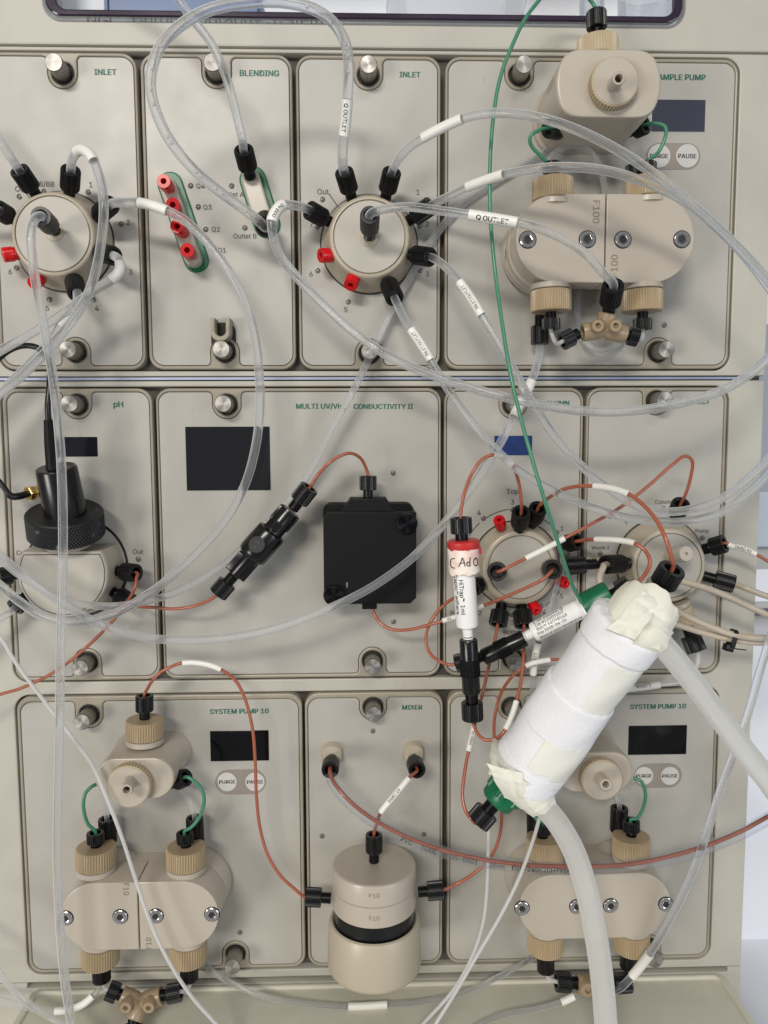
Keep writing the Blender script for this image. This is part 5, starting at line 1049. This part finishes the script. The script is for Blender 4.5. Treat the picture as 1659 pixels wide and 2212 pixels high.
for nm, fx, pts in (('left rear black fitting of the lower left pump', F_(236, 1850, 48, 231, 1768, 50, 17.5), [(231, 1758, 52), (240, 1735, 50), (255, 1700, 30)]), ('right rear black fitting of the lower left pump', F_(424, 1850, 48, 420, 1766, 50, 17.5), [(419, 1756, 52), (410, 1730, 45), (392, 1705, 25)]), ('right rear black fitting of the lower right pump', F_(1335, 1826, 48, 1338, 1744, 50, 17.5), [(1337, 1735, 52), (1330, 1715, 45), (1318, 1690, 25)]), ('left rear black fitting of the lower right pump', F_(1157, 1832, 48, 1156, 1752, 50, 17.5), [(1155, 1742, 52), (1160, 1715, 45), (1170, 1690, 30)])):
    t = T('clear_tube', 'short clear tube in the '+nm, 'tube', pts, 5, 'clearthin', a=fx, group=CT)
b1_, b2_, b3_, b4_ = F_(218, 2072, 92, 220, 2117, 92, 18.5), F_(408, 2070, 92, 409, 2115, 92, 18.5), F_(1178, 2048, 92, 1179, 2097, 92, 18), F_(1360, 2040, 92, 1357.7, 2090, 92, 18)
cY2 = P(303, 2166, 128)
yconn('y_connector', 'tan Y connector at the bottom edge under the lower left pump', cY2, [(P(262, 2150, 128), 19), (P(350, 2150, 128), 19), (P(288, 2205, 150), 20)], [P(276, 2166, 146), P(325, 2166, 146)], 15)
y1, y2, y3 = F_(268, 2152, 128, 233, 2138, 128, 19.5), F_(345, 2151, 128, 391, 2142, 128, 19), F_(290, 2195, 145, 285, 2245, 160, 20)
T('milky_tube', 'short milky tube left of the Y connector under the lower left pump', 'tube', [(224, 2126, 96), (228, 2138, 108)], 4.2, 'milk', a=b1_, b=y1, group=CT)
T('milky_tube', 'short milky tube right of the Y connector under the lower left pump', 'tube', [(410, 2126, 96), (404, 2142, 110)], 4.2, 'milk', a=b2_, b=y2, group=CT)
T('milky_tube', 'tube below the Y connector at the bottom edge', 'tube', [(284, 2260, 165), (283, 2300, 170)], 5, 'milk', a=y3, group=CT)
cY3 = P(1268, 2127, 110)
yconn('y_connector', 'tan connector under the lower right pump, half behind the thick hose', cY3, [(P(1246, 2124, 110), 21), (P(1310, 2128, 110), 21)], [P(1266, 2129, 122)], 20)
y4, y5 = F_(1250, 2124, 110, 1201, 2120, 110, 20), F_(1302, 2127, 110, 1362, 2122, 110, 20)
T('milky_tube', 'short milky tube left of the tan connector under the lower right pump', 'tube', [(1180, 2104, 95), (1186, 2114, 102)], 4.2, 'milk', a=b3_, b=y4, group=CT)
T('milky_tube', 'short milky tube right of the tan connector under the lower right pump', 'tube', [(1358, 2098, 95), (1366, 2110, 102)], 4.2, 'milk', a=b4_, b=y5, group=CT)

# ------------------------------------------------------------------ mixer
HX = 112; mt0 = P(808, 1864, HX); kx = kf(HX); rm = 94*kx; Z3 = np.array([0, 0, -1.])
zbot = P(808, 2154, HX+100)[2]; Hm = mt0[2]-zbot
def down(px_y, rr): return mt0[2]-P(808, px_y, HX+rr)[2]
za, zb_, zc_ = down(2012-50+0, rm), down(2007, rm), down(2037, rm)
mb = MB(); lathe(mb, [(0, 0), (rm-5, 0), (rm-1.2, 1.6), (rm, 5), (rm, za-1.4), (rm-1, za-.6), (rm-3.5, za)], mt0, Z3, 96); mx1 = mk('mixer_top', mb, M['beige'], m_mx)
mb = MB(); lathe(mb, [(rm-3.5, za), (rm-1, za+.6), (rm+.3, za+1.6), (rm+.3, zb_-1), (rm-2, zb_)], mt0, Z3, 96); mk('mixer_ring', mb, M['beige'], m_mx)
mb = MB(); lathe(mb, [(rm-2.5, zb_), (rm-2.5, zc_+14)], mt0, Z3, 96); mk('black_band', mb, M['blackgloss'], m_mx)
mb = MB(); lathe(mb, [(rm-2, zc_+4), (rm+2, zc_+1), (rm+6, zc_+3), (rm+9, zc_+10), (rm+11, zc_+50), (rm+12.5, Hm-11), (rm+11, Hm-4.5), (rm+7, Hm-1), (rm+1, Hm), (0, Hm)], mt0, Z3, 96); mb_ = mk('mixer_base', mb, M['beige2'], m_mx)
mb = MB(); slab(mb, [rrect(mt0[0]-78, mt0[2]-Hm+8, mt0[0]+78, mt0[2]-zc_-2, 16)], 6.8, 70, 4); mk('mount', mb, M['beige2'], mb_)
for py in (1935, 1984): wraptext(mx1, 'F10', mt0+np.array([0, 0, 0]), Z3, rm+.4, down(py, rm), 9, rot_along=False, mat='emboss')
ft = F_(808, 1862, HX, 808, 1802, HX, 17.5); ml = F_(715, 1940, HX, 660, 1937, HX, 19)
def boss(x, y):
    c_ = UV(x, y, 26); mb = MB(); o = truncated(25, 23) ; loftslab(mb, np.array([(p[1], p[0]) for p in truncated(25, 22)])[::-1], np.array([c_[0], 0, c_[1]]), [(6.5, 1.06), (10, 1.06), (12, 1.0), (22, .98), (26, .88)]); return mk('port_boss', mb, M['beige2'], m_mx)
boss(717, 1634); boss(894, 1632)
fbl, fbr = F_(717, 1638, 26, 713, 1664, 92, 17.5), F_(892, 1638, 26, 901, 1664, 92, 17.5)
T('orange_tube', 'orange tube with white sleeve joining the right port to the top of the mixer', 'tube', [(890, 1674, 112), (882, 1682, 122), (852, 1718, 140), (823, 1754, 140), (814, 1780, 125)], 3.45, 'orange', a=fbr, b=ft, sl=[((882, 1681), (822, 1755), 6.2, '#3 ORNG', dict(tw=.5, cap=5.5))], group=OT)
T('orange_tube', 'long orange arch with white sleeve from the lower left pump to the mixer', 'tube', [(318, 1488, 82), (328, 1472, 95), (346, 1453), (370, 1440, 105), (395, 1432), (437, 1433), (477, 1446, 105), (510, 1472), (530, 1512, 100), (545, 1572), (551, 1640), (554, 1720), (562, 1790, 100), (580, 1850), (608, 1894), (636, 1920, 110)], 3.35, 'orange', a=fpt, b=ml, sl=[((395, 1432), (477, 1446), 6)], group=OT)
pt, jsub = T('jacketed_tube', 'orange tube inside a clear printed jacket sweeping from the mixer to the right edge', 'tube', [(718, 1684, 118), (733, 1706, 135), (772, 1745, 150), (832, 1785), (922, 1825, 170), (1020, 1852), (1130, 1868, 185), (1250, 1872, 190), (1360, 1867), (1450, 1849), (1530, 1825, 190), (1600, 1796), (1700, 1745, 190)], 4.3, 'orange', a=fbl, jacket=(12.5, 'pvc', (717, 1672), (1695, 1748), (0, 1, -5.0)), group=OT)
def alongtext(parent, path, s, px, cap, width, mat='ink', side=-.3, r=12.8):
    pp = np.array([proj(p) for p in path]); i0 = int(np.argmin(((pp-np.array(px))**2).sum(1))); c = path[i0]; t = unit(path[min(i0+3, len(path)-1)]-path[max(i0-3, 0)])
    seg = np.linalg.norm(np.diff(path, axis=0), axis=1); cum = np.concatenate([[0], np.cumsum(seg)]); v, f = textgeo(s, .004); ext = v.max(0)-v.min(0); sc = width/ext[0]; sy = cap/ext[1]; V = []
    T_ = np.gradient(path, axis=0); T_ /= np.linalg.norm(T_, axis=1)[:, None]
    for p in v:
        a_ = cum[i0]+p[0]*sc; k_ = min(max(int(np.searchsorted(cum, a_))-1, 0), len(path)-2); u = (a_-cum[k_])/max(seg[k_], 1e-9); cc = path[k_]*(1-u)+path[k_+1]*u; t = T_[k_]
        w = unit(CAMPOS-cc); nn = unit(w-t*(w@t)); bb = np.cross(nn, t); an = p[1]*sy/r+side; V.append(cc+(r+.3+.1*p[2])*(math.cos(an)*nn+math.sin(an)*bb))
    mk('lettering', MB().add(V, f), M[mat], parent, smooth=0)
jk = [c_ for c_ in pt.children if c_.name.startswith('clear_jacket')][0]
for s, px, w_ in (('PVC', (880, 1808), 24), ('TUBE', (925, 1828), 34), ('U5-0501', (1003, 1851), 56), ('28mm', (1072, 1866), 30), ('DSF-240520HT95A', (1168, 1873), 118)): alongtext(jk, jsub, s, px, 8.5, w_)

# ------------------------------------------------------------------ loose thin tubes of the lower part
T('milky_tube', 'thin white tube slanting from the left edge down across the lower left pump', 'tube', [(-20, 1345, 150), (40, 1440, 155), (100, 1520), (150, 1585), (200, 1655, 175), (235, 1735), (262, 1805, 190), (290, 1890), (322, 1985), (362, 2072), (412, 2150), (490, 2240, 195)], 3.7, 'milk', group=CT)
T('milky_tube', 'thin clear tube at the bottom left corner', 'tube', [(-20, 2080, 150), (40, 2150), (100, 2192), (180, 2235, 180)], 6.2, 'clearthin', group=CT)
T('milky_tube', 'clear tube with white sleeve under the lower left pump, to the left edge', 'tube', [(226, 2100, 45), (222, 2122, 60), (200, 2152, 85), (170, 2174), (118, 2184, 100), (60, 2176), (-20, 2158, 110)], 6.2, 'clearthin', sl=[((200, 2152), (120, 2184), 8)], group=CT)
T('milky_tube', 'clear tube with white sleeve lying in front of the tray below the mixer', 'tube', [(436, 2078, 20), (470, 2106, 30), (530, 2138, 60), (600, 2160), (680, 2171, 80), (752, 2174), (836, 2170), (920, 2163), (1000, 2146, 70), (1080, 2108, 40), (1150, 2070, 15)], 6.0, 'clearthin', sl=[((751, 2174), (836, 2170), 8)], group=CT)
T('milky_tube', 'thin white tube from behind the foam curving down to the bottom edge, right one', 'tube', [(1172, 1730, 200), (1165, 1768, 205), (1150, 1820), (1120, 1900), (1080, 1980), (1030, 2065), (980, 2150), (925, 2240, 210)], 3.6, 'milk', group=CT)
T('milky_tube', 'thin white tube right of the mixer curving down to the bottom edge, left one', 'tube', [(1056, 1770, 120), (1055, 1800, 130), (1053, 1900), (1044, 1990), (1020, 2066), (978, 2140), (890, 2240, 160)], 3.6, 'milk', group=CT)
T('clear_tube', 'long clear tube with white sleeve running down the right side to the lower right pump', 'tube', [(1690, 1300, 210), (1660, 1390, 210), (1640, 1455), (1610, 1560, 200), (1562, 1690), (1530, 1790, 205), (1490, 1900), (1440, 2000), (1405, 2058, 160), (1366, 2108), (1345, 2130, 130), (1325, 2142, 125)], 7.8, 'clear', sl=[((1404, 2060), (1366, 2109), 9.6)], group=CT)
T('milky_tube', 'clear tube with white sleeve lying on the tray at the lower right', 'tube', [(1262, 2142, 110), (1240, 2152, 112), (1212, 2165, 115), (1160, 2180), (1080, 2195), (980, 2240, 140)], 6, 'clearthin', sl=[((1241, 2151), (1213, 2165), 8)], group=CT)

# ------------------------------------------------------------------ what shows beyond the right side of the cabinet
def struct(name, mb, mat): o = mk(name, mb, M[mat]); o['kind'] = 'structure'; return o
zfl = UV(1650, 2190, -200)[1]
mb = MB(); slab(mb, [[(XR-300, zfl-10), (XR+1500, zfl-10), (XR+1500, 1500), (XR-300, 1500)]], -1100, -1080, 0); struct('wall', mb, 'wallw')
mb = MB(); slab(mb, [[(-2600, -1080), (2600, -1080), (2600, 900), (-2600, 900)]], zfl-40, zfl, 3, X=X3, Y=N3, N=Y3); struct('bench_top', mb, 'wallw')
def side(name, x0, x1, y0, y1, h0, h1, mat, label, cat):
    a, b = UV(x0, y0, h1), UV(x1, y1, h1); mb = MB(); slab(mb, [rrect(a[0], b[1], b[0], a[1], 6, 4)], h0, h1, 3); tag(mk(name, mb, M[mat]), label, cat)
side('wall_cabinet', 1560, 2100, 700, 1060, -900, -700, 'greyc', 'grey blue cabinet front beyond the right side of the instrument', 'cabinet')
side('drawer_unit', 1560, 2100, 1062, 1178, -900, -690, 'wallblue', 'pale blue drawer front below the grey cabinet at the right edge', 'drawer')
side('shelf_box', 1560, 2100, 1180, 1310, -900, -720, 'shelf', 'pale grey box below the pale blue drawer at the right edge', 'box')
side('paper_label', 1600, 1662, 1230, 1300, -719, -712, 'wallw', 'white paper label on the pale grey box at the right edge', 'label')
side('white_box', 1560, 2100, 1385, 2185, -820, -500, 'wallw', 'tall white box standing right of the instrument', 'box')
